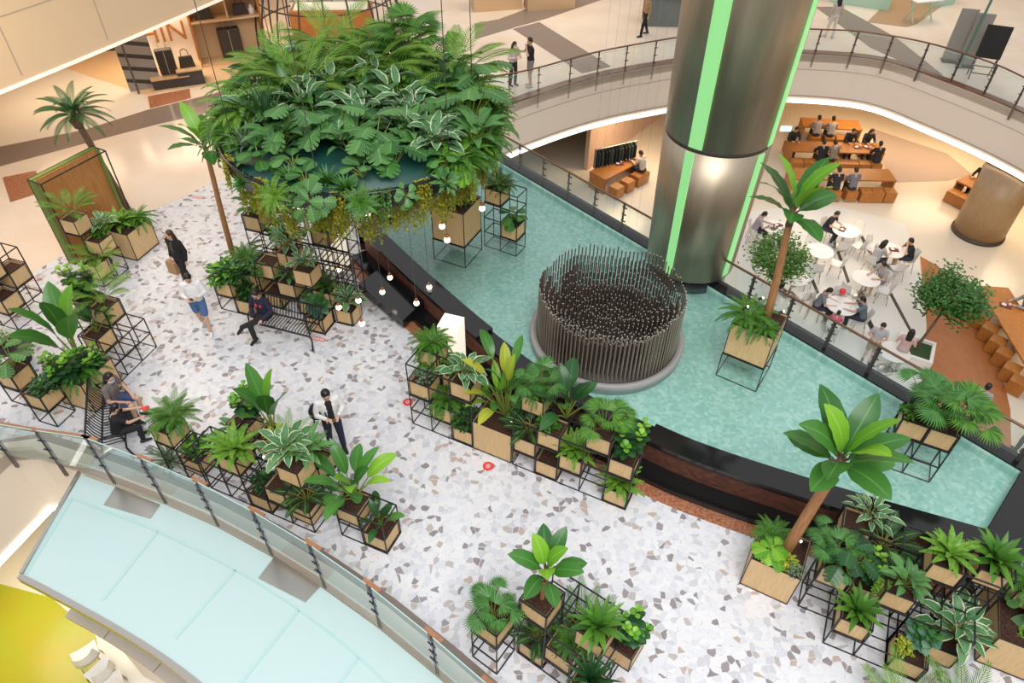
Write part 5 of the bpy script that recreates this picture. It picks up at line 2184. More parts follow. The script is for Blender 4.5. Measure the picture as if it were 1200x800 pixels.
def phone(o, J, label):
    c = (J['wril'] + J['wrir']) / 2 + V((.11, 0, .03))
    b = MB()
    b.box((0, 0, 0), (.075, .012, .15), M=Matrix.Rotation(.5, 4, 'X'))
    return held('phone', label, 'phone', wpt(o, c), [('case', b, M['shopdark'])], o.rotation_euler[2] + PI / 2)


TZ = .008
DEG = PI / 180
# on the terrazzo
J = pose_stand(.16, ('down', 'down'))
w1 = person('person in a black jacket and olive top carrying a paper bag', at(222, 334, TZ), -112 * DEG, J, 1.64, (.012, .012, .014), 'long', (.012, .012, .014), 'long', (.7, .7, .7), 'long', 'hairbrown', .15, -.35, fine=True)
b = MB()
b.ball(J['chest'] + V((.055, 0, -.07)), (.078, .07, .19), 12)
part('olive_top', remeshed(b, 'olive_top', cloth((.07, .085, .03)), .012, 2), w1)
bag = wpt(w1, J['wrir'] + V((.03, -.02, -.16)))
b, c = MB(), MB()
b.box((0, 0, -.16), (.27, .13, .34))
for y in (-.05, .05):
    c.tube([(-.06, y, .0), (-.05, y, .10), (.05, y, .10), (.06, y, .0)], .006, 6)
held('paper_bag', 'brown paper carrier bag held by the person in black', 'bag', bag, [('bag_body', b, mat('kraft_paper', (.42, .25, .13), .8)), ('handle', c, M['stemred'])], -.4)
J = pose_stand(.20, 'phone')
w2 = person('person in a loose white hoodie and blue shorts looking down', at(243, 386, TZ), -75 * DEG, J, 1.66, (.80, .80, .80), 'long', (.07, .15, .33), 'short', (.85, .85, .87), 'short', 'hair', .7, 0, fine=True)
b = MB()
limb(b, J['neck'] + V((-.09, .07, -.02)), J['neck'] + V((-.09, -.07, -.02)), .055, .055)
limb(b, J['neck'] + V((.05, .08, -.03)), J['neck'] + V((-.09, .08, -.02)), .04, .05)
limb(b, J['neck'] + V((.05, -.08, -.03)), J['neck'] + V((-.09, -.08, -.02)), .04, .05)
part('hood', remeshed(b, 'hood', cloth((.80, .80, .80)), .012, 3), w2)
phone(w2, J, 'phone held by the person in the white hoodie')
J = pose_stand(.10, 'phone', .06)
w3 = person('person in a white shirt and black top looking at a phone', at(396, 524, TZ), -62 * DEG, J, 1.72, (.74, .74, .73), 'long', (.015, .020, .045), 'long', (.03, .022, .018), 'short', 'hair', .6, 0, fine=True)
b = MB()
for z in (-.30, -.20, -.10, .0, .06):
    b.ball(J['chest'] + V((.062 - .02 * (z > 0), 0, z)), (.082, .085, .10), 10)
part('black_top', remeshed(b, 'black_top', cloth((.012, .012, .013)), .012, 3), w3)
phone(w3, J, 'phone held by the person in the white shirt')
b, c = MB(), MB()
b.ball((0, 0, 0), (.10, .16, .22), 14)
b.ball((-.05, 0, -.06), (.075, .12, .12), 12)
for s in (-1, 1):
    c.tube([(.05, .09 * s, .14), (.16, .10 * s, .20), (.27, .11 * s, .14), (.26, .12 * s, -.02), (.10, .12 * s, -.16)], .014, 6)
held('backpack', 'black backpack on the back of the person in the white shirt', 'backpack', wpt(w3, J['chest'] + V((-.13, -.20, -.24))), [('pack', b, cloth((.015, .015, .017))), ('strap', c, cloth((.012, .012, .012)))], w3.rotation_euler[2])


def bench(loc, ang, L, label):
    """a slatted black metal bench; it faces its own -y"""
    o = thing('slatted_bench', label, 'bench', loc, ang)
    b = MB()
    n = int(L / .075)
    for i in range(n + 1):
        x = -L / 2 + L * i / n
        b.tube([(x, -.24, .425), (x, -.15, .45), (x, .10, .44), (x, .17, .46), (x, .24, .62), (x, .30, .84)], .011, 5)
    b.obj('seat_slats', M['black'], o)
    b = MB()
    for y, z in ((-.245, .42), (.16, .445), (.305, .85)):
        b.bar((-L / 2 - .02, y, z), (L / 2 + .02, y, z), .03)
    b.obj('frame_bar', M['black'], o)
    for s in (-1, 1):
        x = s * (L / 2 + .02)
        b = MB()
        b.tube([(x, -.26, 0), (x, -.21, .25), (x, -.25, .42), (x, -.22, .62), (x, -.05, .66), (x, .22, .63)], .02, 7)
        b.obj('armrest', M['black'], o, True)
        b = MB()
        b.tube([(x, .30, 0), (x, .22, .25), (x, .16, .44), (x, .24, .64), (x, .305, .85)], .02, 7)
        b.obj('leg', M['black'], o, True)
    return o


bp = at(334, 377, .44)
bench((bp.x, bp.y, TZ), B.a, 1.5, 'black slatted metal bench with one person seated')
J = pose_sit('lap', .12, True)
bu = V((math.cos(B.a), math.sin(B.a), 0))
sp_ = V((bp.x, bp.y, TZ)) - bu * .48
w4 = person('person in a navy top with red print seated on the bench', sp_, B.a - PI / 2, J, 1.72, (.015, .018, .045), 'long', (.018, .018, .018), 'long', (.02, .018, .016), 'short', 'hair', .65, .1, fine=True)
b = MB()
for y, r_ in ((.06, .032), (-.05, .032)):
    b.ball(J['chest'] + V((.118, y, -.02)), (.012, r_, r_ * (1.2 if y > 0 else 1.6)), 10)
part('red_print', b.mesh('red_print', M['red'], True), w4)
bp2 = at(131, 487, .44)
BA = 112 * DEG
bx, by = V((math.cos(BA), math.sin(BA), 0)), V((math.sin(BA), -math.cos(BA), 0))
bench((bp2.x, bp2.y, TZ), BA, 1.5, 'black slatted bench with two seated people by the left planter')
J = pose_sit('lap', .2)
person('person in a grey shirt and pale face mask seated beside a child', V((bp2.x, bp2.y, TZ)) + bx * .36 + by * .06, BA - PI / 2 - .5, J, 1.66, (.17, .145, .14), 'short', (.05, .065, .16), 'short', (.03, .03, .03), 'long', 'hair', .5, -.5, mask=(.55, .66, .75), fine=True)
J = pose_sit('reach', .25)
w6 = person('child in a black shirt seated on the bench with a red toy', V((bp2.x, bp2.y, TZ)) - bx * .46 + by * .10, BA - PI / 2 + .2, J, 1.45, (.012, .012, .013), 'short', (.015, .015, .017), 'long', (.03, .03, .03), 'short', 'hair', .55, .2, fine=True)
b, c = MB(), MB()
b.ball((0, 0, 0), (.07, .06, .05), 12)
b.ball((.05, .03, .02), (.045, .04, .04), 10)
c.ball((-.03, -.05, .0), (.03, .03, .03), 8)
held('toy', 'small red toy held by the child in black', 'toy', wpt(w6, (J['wril'] + J['wrir']) / 2 + V((.14, 0, .04))), [('red_body', b, M['red']), ('white_end', c, M['white'])])
b, c = MB(), MB()
b.box((0, 0, .16), (.34, .16, .30))
c.tube([(-.1, 0, .31), (-.06, 0, .44), (.06, 0, .44), (.1, 0, .31)], .008, 6)
hb = at(154, 494, .0)
held('hand_bag', 'black and white patterned bag on the floor by the seated pair', 'bag', V((hb.x, hb.y, TZ)), [('bag_body', b, cloth((.05, .05, .055))), ('handle', c, M['black'])], .6)

# on the balcony level
J = pose_stand(.02, ('face', 'rail'), .05)
person('person in a black t-shirt and grey shorts leaning by the balcony rail', at(621, 101, 0), -165 * DEG, J, 1.78, (.015, .015, .017), 'short', (.22, .21, .20), 'short', (.6, .6, .6), 'short', 'hair', .3, .3)
J = pose_stand(.02, ('phone', 'phone'), .08)
person('person in a pale blouse and dark trousers at the balcony rail', at(601, 100, 0), -50 * DEG, J, 1.62, (.62, .52, .48), 'long', (.02, .02, .03), 'long', (.05, .04, .04), 'long', 'hair', .35, 0, mask=(.75, .70, .68))
J = pose_stand(.2, 'down')
person('person in a tan jacket and black trousers walking at the top edge', at(754, 42, 0), 200 * DEG, J, 1.72, (.34, .22, .11), 'long', (.012, .012, .014), 'long', (.015, .015, .015), 'long', 'hair', .1)
J = pose_stand(.12, 'down')
person('person in a long pale dress walking behind the balcony rail', at(971, 44, 0), 100 * DEG, J, 1.66, (.50, .44, .40), 'short', (.62, .56, .50), 'long', (.5, .45, .4), 'long', 'hair', .1)

# ------------------------------------------------------------------ lower level furniture
CACHE = {}


def copies(key, builder):
    if key not in CACHE:
        CACHE[key] = [(n, b.mesh(n, m, sm)) for n, b, m, sm in builder()]
    return CACHE[key]


def furn(key, builder, name, label, cat, loc, rz, group, s=1.0):
    o = thing(name, label, cat, loc, rz, group, s)
    for n, me in copies(key, builder):
        part(n, me, o)
    return o


def f_round():
    a, b, c = MB(), MB(), MB()
    a.lathe((0, 0, 0), [(.44, .715), (.455, .725), (.455, .745), (.44, .75)], 36)
    b.lathe((0, 0, 0), [(.04, .02), (.035, .72)], 14)
    c.lathe((0, 0, 0), [(.25, 0), (.24, .02), (.05, .035)], 24)
    return [('table_top', a, M['chairwhite'], False), ('pedestal', b, M['steel'], True), ('foot', c, M['steel'], True)]


def f_chair():
    out = []
    a = MB()
    n = 8
    for i in range(n + 1):
        for j in range(n + 1):
            u, v = j / n - .5, i / n
            if v < .5:
                p = V((.22 - v * .84, u * (.44 - .04 * v), .45 - .03 * math.sin(v * 2 * PI) + .12 * u * u))
            else:
                q = (v - .5) * 2
                p = V((-.20 - .07 * q + .18 * (u * u) * 2.2, u * (.43 - .06 * q), .45 + .38 * q))
            a.v.append(p)
    for i in range(n):
        for j in range(n):
            k = i * (n + 1) + j
            a.face([k, k + 1, k + n + 2, k + n + 1])
    m0 = len(a.v)
    a.v += [p + V((.012, 0, -.014)) for p in a.v[:m0]]
    for i in range(n):
        for j in range(n):
            k = m0 + i * (n + 1) + j
            a.face([k, k + n + 1, k + n + 2, k + 1])
    out.append(('seat_shell', a, M['chairwhite'], True))
    for x in (-.17, .17):
        for y in (-.17, .17):
            b = MB()
            b.tube([(x * 1.15, y * 1.15, 0), (x * .8, y * .85, .43)], [.012, .014], 7)
            out.append(('leg', b, M['steel'], True))
    return out


def f_stool():
    a, b = MB(), MB()
    a.box((0, 0, .225), (.44, .44, .43))
    b.box((0, 0, .445), (.42, .42, .02))
    return [('cube_body', a, M['orangewood'], False), ('seat_top', b, M['orangewood'], False)]


def f_long(L, Wd):
    def f():
        out = []
        a = MB()
        a.box((0, 0, .72), (L, Wd, .06))
        out.append(('table_top', a, M['orangewood'], False))
        for s in (-1, 1):
            b = MB()
            b.box((s * (L / 2 - .04), 0, .345), (.06, Wd - .06, .69))
            out.append(('side_panel', b, M['orangewood'], False))
        return out
    return f


def f_tray():
    a, b, c = MB(), MB(), MB()
    a.box((0, 0, .008), (.36, .26, .016))
    b.lathe((-.06, 0, .017), [(.05, 0), (.08, .03), (.075, .03), (.05, .008)], 18)
    c.lathe((.10, .04, .017), [(.03, 0), (.035, .09), (.03, .09), (.027, .01)], 14)
    return [('tray', a, mat('tray_maroon', (.16, .03, .03), .4), False), ('bowl', b, M['chairwhite'], True), ('cup', c, M['white'], True)]


FS = 1.06
RT = []
for i, (x, y) in enumerate(((991, 270), (961, 294), (1015, 326), (986, 359), (1044, 293), (909, 266), (931, 325), (1048, 412))):
    p = at(x, y, LOW + .75 * FS)
    p.z = LOW + .012
    RT.append(p)
    furn('round', f_round, 'round_table', 'round white food court table', 'table', p, 0, 'round food court tables', FS * (1.0 if i != 3 else 1.05))
ch = [(0, -.9), (0, -1.9), (1, -.5), (1, -1.9), (1, 1.6), (2, 3.6), (2, -.4), (4, 2.2), (4, -1.4), (6, -1.2), (6, .6), (5, 3.4), (5, -1.9), (0, .6), (3, 2.6)]
for i, a in ch:
    p = RT[i] + V((math.cos(a), math.sin(a), 0)) * .72
    furn('chair', f_chair, 'shell_chair', 'white shell chair at a round table', 'chair', p, a + PI, 'white food court chairs', FS)
for i, dx, dy in ((3, -.1, .05), (3, .16, -.1), (5, .1, .1), (5, -.15, -.05), (0, -.12, .05), (4, .1, 0)):
    furn('tray', f_tray, 'food_tray', 'meal tray with bowl and cup on a round table', 'tray', RT[i] + V((dx, dy, .75 * FS + .003)), RND.uniform(-1, 1), 'meal trays on round tables', .9)


def seat_at(tab, ang, dist=.74):
    return RT[tab] + V((math.cos(ang), math.sin(ang), 0)) * dist, ang + PI


def sitter(label, tab, ang, top, sleeve='short', legs=(.03, .03, .05), leg='long', hair='short', arms='table', h=1.76, dist=.74, **k):
    p, f = seat_at(tab, ang, dist)
    furn('chair', f_chair, 'shell_chair', 'white shell chair with a person on it', 'chair', p, f, 'white food court chairs', FS)
    p.z += .02
    return person(label, p, f, pose_sit(arms, .28), h, top, sleeve, legs, leg, (.4, .4, .4), hair, 'hair', .5, **k)


sitter('person in a black t-shirt at the round table, food court back', 0, 2.3, (.02, .02, .024))
sitter('person in a grey t-shirt left of the table with red cap', 3, 2.7, (.21, .22, .25))
sitter('person in a blue-grey t-shirt right of the table with red cap', 3, -.4, (.12, .17, .20), arms='reach')
w = sitter('child in a pink top at the table with red cap', 3, -2.1, (.62, .10, .22), h=1.3)
w = sitter('child in a red cap at the food court table', 3, 1.3, (.5, .5, .48), h=1.3)
b, c = MB(), MB()
b.ball((0, 0, .02), (.115, .105, .10), 14)
c.ball((.10, 0, .01), (.10, .085, .014), 12)
cp_ = wpt(w, pose_sit('table', .28)['head'] + V((-.005, 0, .06)))
held('cap', 'bright red cap on a child at the food court table', 'cap', cp_, [('crown', b, M['red']), ('peak', c, M['red'])], w.rotation_euler[2])
sitter('person in a grey shirt and dark cap right of the round table', 2, .3, (.40, .38, .38), legs=(.22, .17, .26), leg='short')
sitter('person with long hair at the white table by the orange floor', 4, 3.6, (.42, .42, .44), hair='long')
sitter('person in a black shirt with red mark by the orange floor', 4, -.15, (.015, .015, .018), arms='face', leg='short')
sitter('person in a mauve top at the table behind the tree', 5, 2.9, (.38, .33, .38))
sitter('person in pale clothes behind the green tree', 6, 2.4, (.6, .58, .56))
J = pose_stand(.05, 'phone')
person('person in a grey top standing behind the pool railing', at(1014, 424, LOW + .012), -120 * DEG, J, 1.7, (.45, .45, .47), 'short', (.3, .2, .16), 'short', (.1, .1, .1), 'short', 'hair', .5)
person('person in a light pink top standing behind the pool railing', at(1046, 432, LOW + .012), 60 * DEG, J, 1.66, (.62, .42, .40), 'short', (.5, .45, .42), 'long', (.1, .1, .1), 'long', 'hair', .4)
person('person in grey seen through the glass above the orange floor', at(1128, 497, LOW + .012), 40 * DEG, J, 1.72, (.42, .42, .42), 'short', (.05, .05, .06), 'long', (.1, .1, .1), 'short', 'hair', .4)
person('person in grey at the right edge behind the pool railing', at(1194, 530, LOW + .012), 90 * DEG, J, 1.72, (.38, .38, .40), 'short', (.05, .05, .06), 'long', (.1, .1, .1), 'short', 'hair', .4)


def long_table(xa, ya, xb, yb, Wd, label):
    a, c = at(xa, ya, LOW + .75), at(xb, yb, LOW + .75)
    d = c - a
    m = (a + c) / 2
    m.z = LOW + .012
    key = 'long%.2f' % d.length
    furn(key, f_long(d.length, Wd), 'long_table', label, 'table', m, math.atan2(d.y, d.x), None)
    return m, d.normalized(), d.length


T1 = long_table(926, 203, 1046, 205, .95, 'long orange wood table nearest the banana palm')
T2 = long_table(925, 171, 1033, 174, .95, 'long orange wood table with stools, middle of three')
T3 = long_table(940, 143, 1008, 147, .95, 'long orange wood table under the balcony, farthest of three')
T4 = long_table(1164, 336, 1236, 452, 1.0, 'long orange wood table with cube stools at the right edge')
T5 = long_table(1128, 208, 1170, 228, .9, 'orange wood table by the wood-clad pillar')
T6 = long_table(700, 206, 742, 184, .9, 'orange wood table below the balcony, left of the column')
for T, side, ks in ((T1, -1, (-.36, -.24, .20, .31, .43)), (T2, -1, (-.44, -.32, .04, .15, .27)), (T3, -1, (.14, .34)), (T4, 1, ()), (T5, -1, (-.3, .0, .3)), (T6, -1, (-.35, -.05, .25)), (T6, 1, (.1,))):
    m, d, L = T
    w = V((-d.y, d.x, 0)) * side
    for k in ks:
        p = m + d * (k * L) + w * .80
        furn('stool', f_stool, 'cube_stool', 'orange wood cube stool at a long table', 'stool', p, math.atan2(d.y, d.x), 'orange cube stools', FS)
for x, y in ((1152, 369), (1161, 384), (1170, 399), (1178, 413), (1187, 431), (1195, 446), (1190, 372), (1205, 395)):
    p = at(x, y, LOW + .45)
    p.z = LOW + .012
    furn('stool', f_stool, 'cube_stool', 'cube stool along the right-hand orange table', 'stool', p, .8, 'orange cube stools', FS)


def bencher(label, T, k, side, top, hair='short', arms='table', **kw):
    m, d, L = T
    w = V((-d.y, d.x, 0)) * side
    p = m + d * (k * L) + w * .78
    furn('stool', f_stool, 'cube_stool', 'orange cube stool with a person on it', 'stool', p, math.atan2(d.y, d.x), 'orange cube stools', FS)
    p.z += .02
    return person(label, p, math.atan2(-w.y, -w.x), pose_sit(arms, .28), 1.76, top, kw.pop('sleeve', 'long'), (.03, .03, .035), 'long', (.05, .05, .05), hair, 'hair', .5, **kw)


bencher('person in black seated at the near long orange table', T1, -.10, -1, (.02, .02, .024))
bencher('person in grey seated at the near long orange table', T1, .06, -1, (.17, .16, .20))
bencher('person in a black coat at the middle orange table', T2, -.20, -1, (.015, .015, .017))
bencher('person in a tan coat at the middle orange table', T2, -.08, -1, (.26, .20, .15))
bencher('person in black on a stool at the right end of the middle table', T2, .40, -1, (.02, .02, .022))
bencher('person in dark clothes behind the middle orange table', T2, .20, 1, (.02, .02, .03))
bencher('person with long hair behind the middle orange table', T2, .40, 1, (.03, .028, .03), 'long')
bencher('person in black at the left end of the middle table', T2, -.42, 1, (.02, .02, .02))
bencher('person in a grey coat at the farthest orange table', T3, -.30, -1, (.34, .29, .26))
bencher('person in a light grey jacket at the farthest orange table', T3, -.06, -1, (.36, .32, .30))
bencher('person in black at the orange table by the pillar', T5, -.25, 1, (.015, .015, .017), 'long')
bencher('person in dark clothes at the orange table by the pillar', T5, .15, 1, (.02, .02, .02))
bencher('person in grey eating at the right-hand orange table', T4, -.30, 1, (.30, .30, .33))
bencher('person in beige seated left of the steel column', T6, .38, -1, (.55, .47, .40))
for T, k in ((T2, .02), (T2, .24), (T2, .34), (T6, .1), (T6, .3), (T4, -.28), (T1, -.1)):
    m, d, L = T
    furn('tray', f_tray, 'food_tray', 'meal tray with bowl on an orange table', 'tray', m + d * (k * L) + V((0, 0, .753)), RND.uniform(-1, 1), 'meal trays on orange tables')

# trees of the food court
tp_ = at(1074, 406, LOW + .45)
t = thing('tree_planter', 'white framed square planter of the food court tree', 'planter', (tp_.x, tp_.y, LOW + .012), -.5)
b, c = MB(), MB()
for x, y, w_, d_ in ((0, .5, 1.1, .1), (0, -.5, 1.1, .1), (.5, 0, .1, .9), (-.5, 0, .1, .9)):
    b.box((x, y, .21), (w_, d_, .42))
c.box((0, 0, .17), (.9, .9, .30))
b.obj('frame', M['white'], t)
c.obj('moss_bed', mat('dark_moss', (.03, .07, .02), .9), t)
q = V((tp_.x, tp_.y, LOW + .33))
tc_ = at(1112, 354, LOW + 1.7) - q
tree_plant('leafy_tree', 'tree', 'round green tree in the white planter of the food court', P_tree(random.Random(5), tc_.z, 1.0, 3200, .125, (tc_.x, tc_.y)), q)
q = at(895, 372, LOW + .0)
tc_ = at(912, 310, LOW + 1.7) - q
tree_plant('leafy_tree', 'tree', 'green tree behind the pool railing beside the column', P_tree(random.Random(9), 1.7, 1.0, 2400, .11, (tc_.x, tc_.y), 'l_fern'), V((q.x, q.y, LOW + .012)))

# wood-clad pillar
pp = at(1155, 285, LOW)
pl2 = thing('wood_pillar', 'round wood-clad pillar in the food court', 'pillar', (pp.x, pp.y + .7, LOW + .012))
b, c = MB(), MB()
b.lathe((0, 0, 0), [(.92, .10), (.92, 2.72)], 48)
c.lathe((0, 0, 0), [(.97, 0), (.97, .10)], 48)
b.obj('cladding', M['brownpillar'], pl2, True)
c.obj('base_ring', M['shopdark'], pl2, True)
# exit sign and the block it hangs on
ep = at(921, 150, LOW + 2.0)
t = thing('exit_sign', 'small lit green exit sign beside the column', 'sign', (ep.x, ep.y, LOW + 1.85))
b, c, e = MB(), MB(), MB()
b.box((0, 0, .13), (.5, .05, .27))
e.box((0, -.03, .13), (.44, .02, .21))
c.tube([(0, 0, .26), (0, 0, 1.0)], .012, 6)
b.obj('housing', M['white'], t)
e.obj('lit_face', M['exit'], t)
c.obj('hanger', M['steel'], t)
# clothes rail in the lower shop
cr = at(722, 178, LOW + 1.2)
t = thing('clothes_rail', 'rail of dark clothes in the lower shop', 'rack', (cr.x, cr.y, LOW + .012), .45)
b = MB()
b.tube([(-1.0, 0, 0), (-1.0, 0, 1.5), (1.0, 0, 1.5), (1.0, 0, 0)], .02, 8)
b.obj('rail', M['steel'], t)
for i in range(12):
    g = MB()
    x = -.9 + i * .16
    g.prism([(x - .025, -.22), (x + .025, -.22), (x + .025, .22), (x - .025, .22)], .55 + .1 * (i % 3), 1.40)
    g.prism([(x - .012, -.12), (x + .012, -.12), (x + .012, .12), (x - .012, .12)], 1.40, 1.47)
    gr = g.obj('garment', cloth(((.02, .03, .025), (.03, .06, .04), (.012, .012, .014))[i % 3]), t)
# white chairs on the lime floor
for x, y, a in ((104, 772, 2.3), (122, 790, 2.6), (132, 806, 2.2)):
    p = at(x, y, LOW + .4)
    furn('chair', f_chair, 'shell_chair', 'white shell chair at the lime green floor', 'chair', V((p.x, p.y, LOW + .012)), a, 'white chairs, bottom left', 1.15)

# ------------------------------------------------------------------ shops of the upper level
WOODL = mat('display_wood', (.62, .42, .24), .5)


def boxthing(name, label, cat, loc, rz, parts_):
    o = thing(name, label, cat, loc, rz)
    for n, c, d, m in parts_:
        b = MB()
        b.box(c, d)
        b.obj(n, m if not isinstance(m, str) else M[m], o)
    return o


def suitcase(loc, rz, label, w=.55, d=.28, h=.8):
    o = thing('suitcase', label, 'suitcase', loc, rz)
    b = MB()
    b.box((0, 0, .05 + h / 2), (w, d, h))
    b.obj('shell', M['luggage'], o)
    md = o.children[0].modifiers.new('b', 'BEVEL')
    md.width = .05
    md.segments = 3
    b = MB()
    b.bar((0, -d / 2 - .004, .08), (0, -d / 2 - .004, h), .02)
    b.obj('zip', M['steel'], o)
    b = MB()
    b.tube([(-.12, 0, .05 + h), (-.12, 0, h + .40), (.12, 0, h + .40), (.12, 0, .05 + h)], .012, 6)
    b.obj('handle', M['steel'], o)
    for x in (-w / 2 + .06, w / 2 - .06):
        b = MB()
        b.tube([(x, -.03, .03), (x, .03, .03)], .03, 10)
        b.obj('wheel', M['black'], o)
    return o


def handbag(loc, rz, label, s=1.0, m='luggage'):
    o = thing('hand_bag', label, 'bag', loc, rz, None, s)
    b = MB()
    b.poly([(-.24, -.09, 0), (.24, -.09, 0), (.20, -.05, .34), (-.20, -.05, .34)])
    b.poly([(.24, .09, 0), (-.24, .09, 0), (-.20, .05, .34), (.20, .05, .34)])
    b.poly([(.24, -.09, 0), (.24, .09, 0), (.20, .05, .34), (.20, -.05, .34)])
    b.poly([(-.24, .09, 0), (-.24, -.09, 0), (-.20, -.05, .34), (-.20, .05, .34)])
    b.poly([(-.20, -.05, .34), (.20, -.05, .34), (.20, .05, .34), (-.20, .05, .34)])
    b.poly([(-.24, .09, 0), (.24, .09, 0), (.24, -.09, 0), (-.24, -.09, 0)])
    b.obj('bag_body', M[m], o)
    b = MB()
    b.tube([(-.12, 0, .34), (-.10, 0, .52), (0, 0, .58), (.10, 0, .52), (.12, 0, .34)], .014, 6)
    b.obj('handle', M['shopdark'], o, True)
    return o


sa = .42
p = at(203, 103, 0)
boxthing('display_plinth', 'low display plinth below the standing suitcase', 'plinth', (p.x, p.y, .006), sa, [('plinth_body', (0, .3, .17), (1.25, .65, .32), 'shopdark'), ('plinth_top', (0, .3, .35), (1.3, .7, .04), WOODL)])
suitcase(V((p.x - .1, p.y + .3, .38)), sa, 'dark suitcase with raised handle on the shop plinth', .58, .3, .85)
p = at(227, 100, 0)
boxthing('display_plinth', 'square display plinth below the black handbag', 'plinth', (p.x, p.y, .006), sa, [('plinth_body', (0, .35, .25), (.85, .7, .5), 'shopdark'), ('plinth_top', (0, .35, .53), (.9, .75, .05), WOODL)])
handbag(V((p.x - .15, p.y + .3, .565)), sa, 'black handbag standing on the square shop plinth', 1.1)
p = at(172, 104, 0)
sc_ = thing('window_screen', 'grey screen with dark diagonal stripes in the shop window', 'screen', (p.x, p.y, .006), sa + .1)
b = MB()
b.box((0, .0, 1.3), (1.1, .05, 2.6))
b.obj('board', mat('grey_board', (.36, .34, .32), .5), sc_)
b = MB()
for i in range(5):
    b.poly([(-.55, -.03, .35 + i * .45), (.55, -.03, .05 + i * .45), (.55, -.03, .20 + i * .45), (-.55, -.03, .48 + i * .45)])
b.obj('stripes', M['shopdark'], sc_)
p = at(215, 72, 0)
pn = boxthing('display_screen', 'pale display screen with a lit edge in the shop', 'panel', (p.x, p.y, .006), sa, [('board', (0, 0, 1.4), (2.0, .08, 2.8), 'white'), ('lit_edge', (-1.03, -.02, 1.4), (.05, .08, 2.8), 'cove')])
p = at(277, 74, 0)
sh = thing('display_shelf', 'wooden shop shelf with bags and a black suitcase', 'shelf', (p.x, p.y, .006), sa)
for n, c, d in (('side_panel', (-1.25, .35, 1.5), (.08, .7, 3.0)), ('side_panel', (1.25, .35, 1.5), (.08, .7, 3.0)), ('divider', (0.1, .35, 2.3), (.06, .66, 1.3)), ('shelf_board', (0, .35, .05), (2.42, .7, .1)), ('shelf_board', (0, .35, 1.6), (2.42, .7, .06)), ('shelf_board', (0, .35, 2.95), (2.42, .7, .06)), ('back_panel', (0, .71, 1.5), (2.5, .03, 3.0))):
    b = MB()
    b.box(c, d)
    b.obj(n, M['orangewood'] if n == 'side_panel' else WOODL, sh)
ca, sn_ = math.cos(sa), math.sin(sa)
S = lambda x, y, z: V((p.x + x * ca - y * sn_, p.y + x * sn_ + y * ca, .006 + z))
suitcase(S(.0, .35, .11), sa, 'black suitcase in the lower bay of the shop shelf', .8, .35, 1.05)
handbag(S(-.7, .3, 1.635), sa, 'dark bag on the upper left bay of the shop shelf', 1.3)
handbag(S(.6, .3, 1.635), sa, 'black handbag on the upper right bay of the shop shelf', 1.1)
b = MB()
b.lathe((0, 0, 0), [(.09, 0), (.12, .15), (.06, .22), (.05, .3)], 16)
held('vase', 'white round ornament beside the black handbag on the shelf', 'ornament', S(1.0, .3, 1.635), [('body', b, M['white'])])
# letters standing at the shop front
lt = bpy.data.curves.new('letters', 'FONT')
lt.body = 'HIN'
lt.size = .95
lt.extrude = .04
lt.materials.append(mat('letter_brown', (.35, .15, .05), .4))
lq = bpy.data.objects.new('tmp', lt)
COL.objects.link(lq)
lo = bpy.data.objects.new('shop_lettering', bpy.data.meshes.new_from_object(lq.evaluated_get(bpy.context.evaluated_depsgraph_get())))
bpy.data.objects.remove(lq)
COL.objects.link(lo)
p = at(166, 52, .9)
lo.location = p
lo.rotation_euler = (PI / 2, 0, sa)
reg(lo, 'brown shop letters below the beige fascia', 'lettering')
p = at(115, 68, 0)
boxthing('shop_counter', 'long dark counter below the beige fascia', 'counter', (p.x, p.y + 1.0, .006), .38, [('body', (0, 0, .4), (4.2, .7, .78), 'shopdark'), ('counter_top', (0, 0, .81), (4.3, .8, .05), 'shopdark')])
p = at(146, 55, 0)
q = at(163, 110, 0)
b = MB()
b.tube([(0, 0, 0), (0, 0, 3.6)], .035, 8)
held('steel_pole', 'thin dark pole of the shop window', 'pole', V((q.x, q.y, .006)), [('pole', b, M['darksteel'])])

# wire dome
p = at(378, 78, 0)
dm = thing('wire_dome', 'large black wire dome behind the hanging planter', 'dome', (p.x, p.y + 2.2, .006), 0)
DR_, DH = 2.9, 4.1
for i in range(18):
    a = 2 * PI * i / 18
    b = MB()
    b.tube([(DR_ * math.cos(t) ** .8 * math.cos(a), DR_ * math.cos(t) ** .8 * math.sin(a), DH * math.sin(t)) for t in [k * (PI / 2 - .12) / 12 for k in range(13)]], .035, 6)
    b.obj('rib', M['shopdark'], dm)
for t in (.2, .5, .8, 1.1, 1.36):
    b = MB()
    r_ = DR_ * math.cos(t) ** .8
    b.tube([(r_ * math.cos(2 * PI * k / 36), r_ * math.sin(2 * PI * k / 36), DH * math.sin(t)) for k in range(37)], .03, 6)
    b.obj('hoop', M['shopdark'], dm)
p2 = at(385, 60, 0)
boxthing('display_cabinet', 'orange-lit display cabinet inside the wire dome', 'cabinet', (p2.x, p2.y + 1.5, .006), .1, [('body', (0, 0, .6), (3.2, 1.2, 1.2), 'orangewood'), ('glass_case', (0, 0, 1.55), (3.0, 1.0, .7), 'glass'), ('lit_shelf', (0, 0, 1.22), (2.9, .9, .03), 'covewarm')])
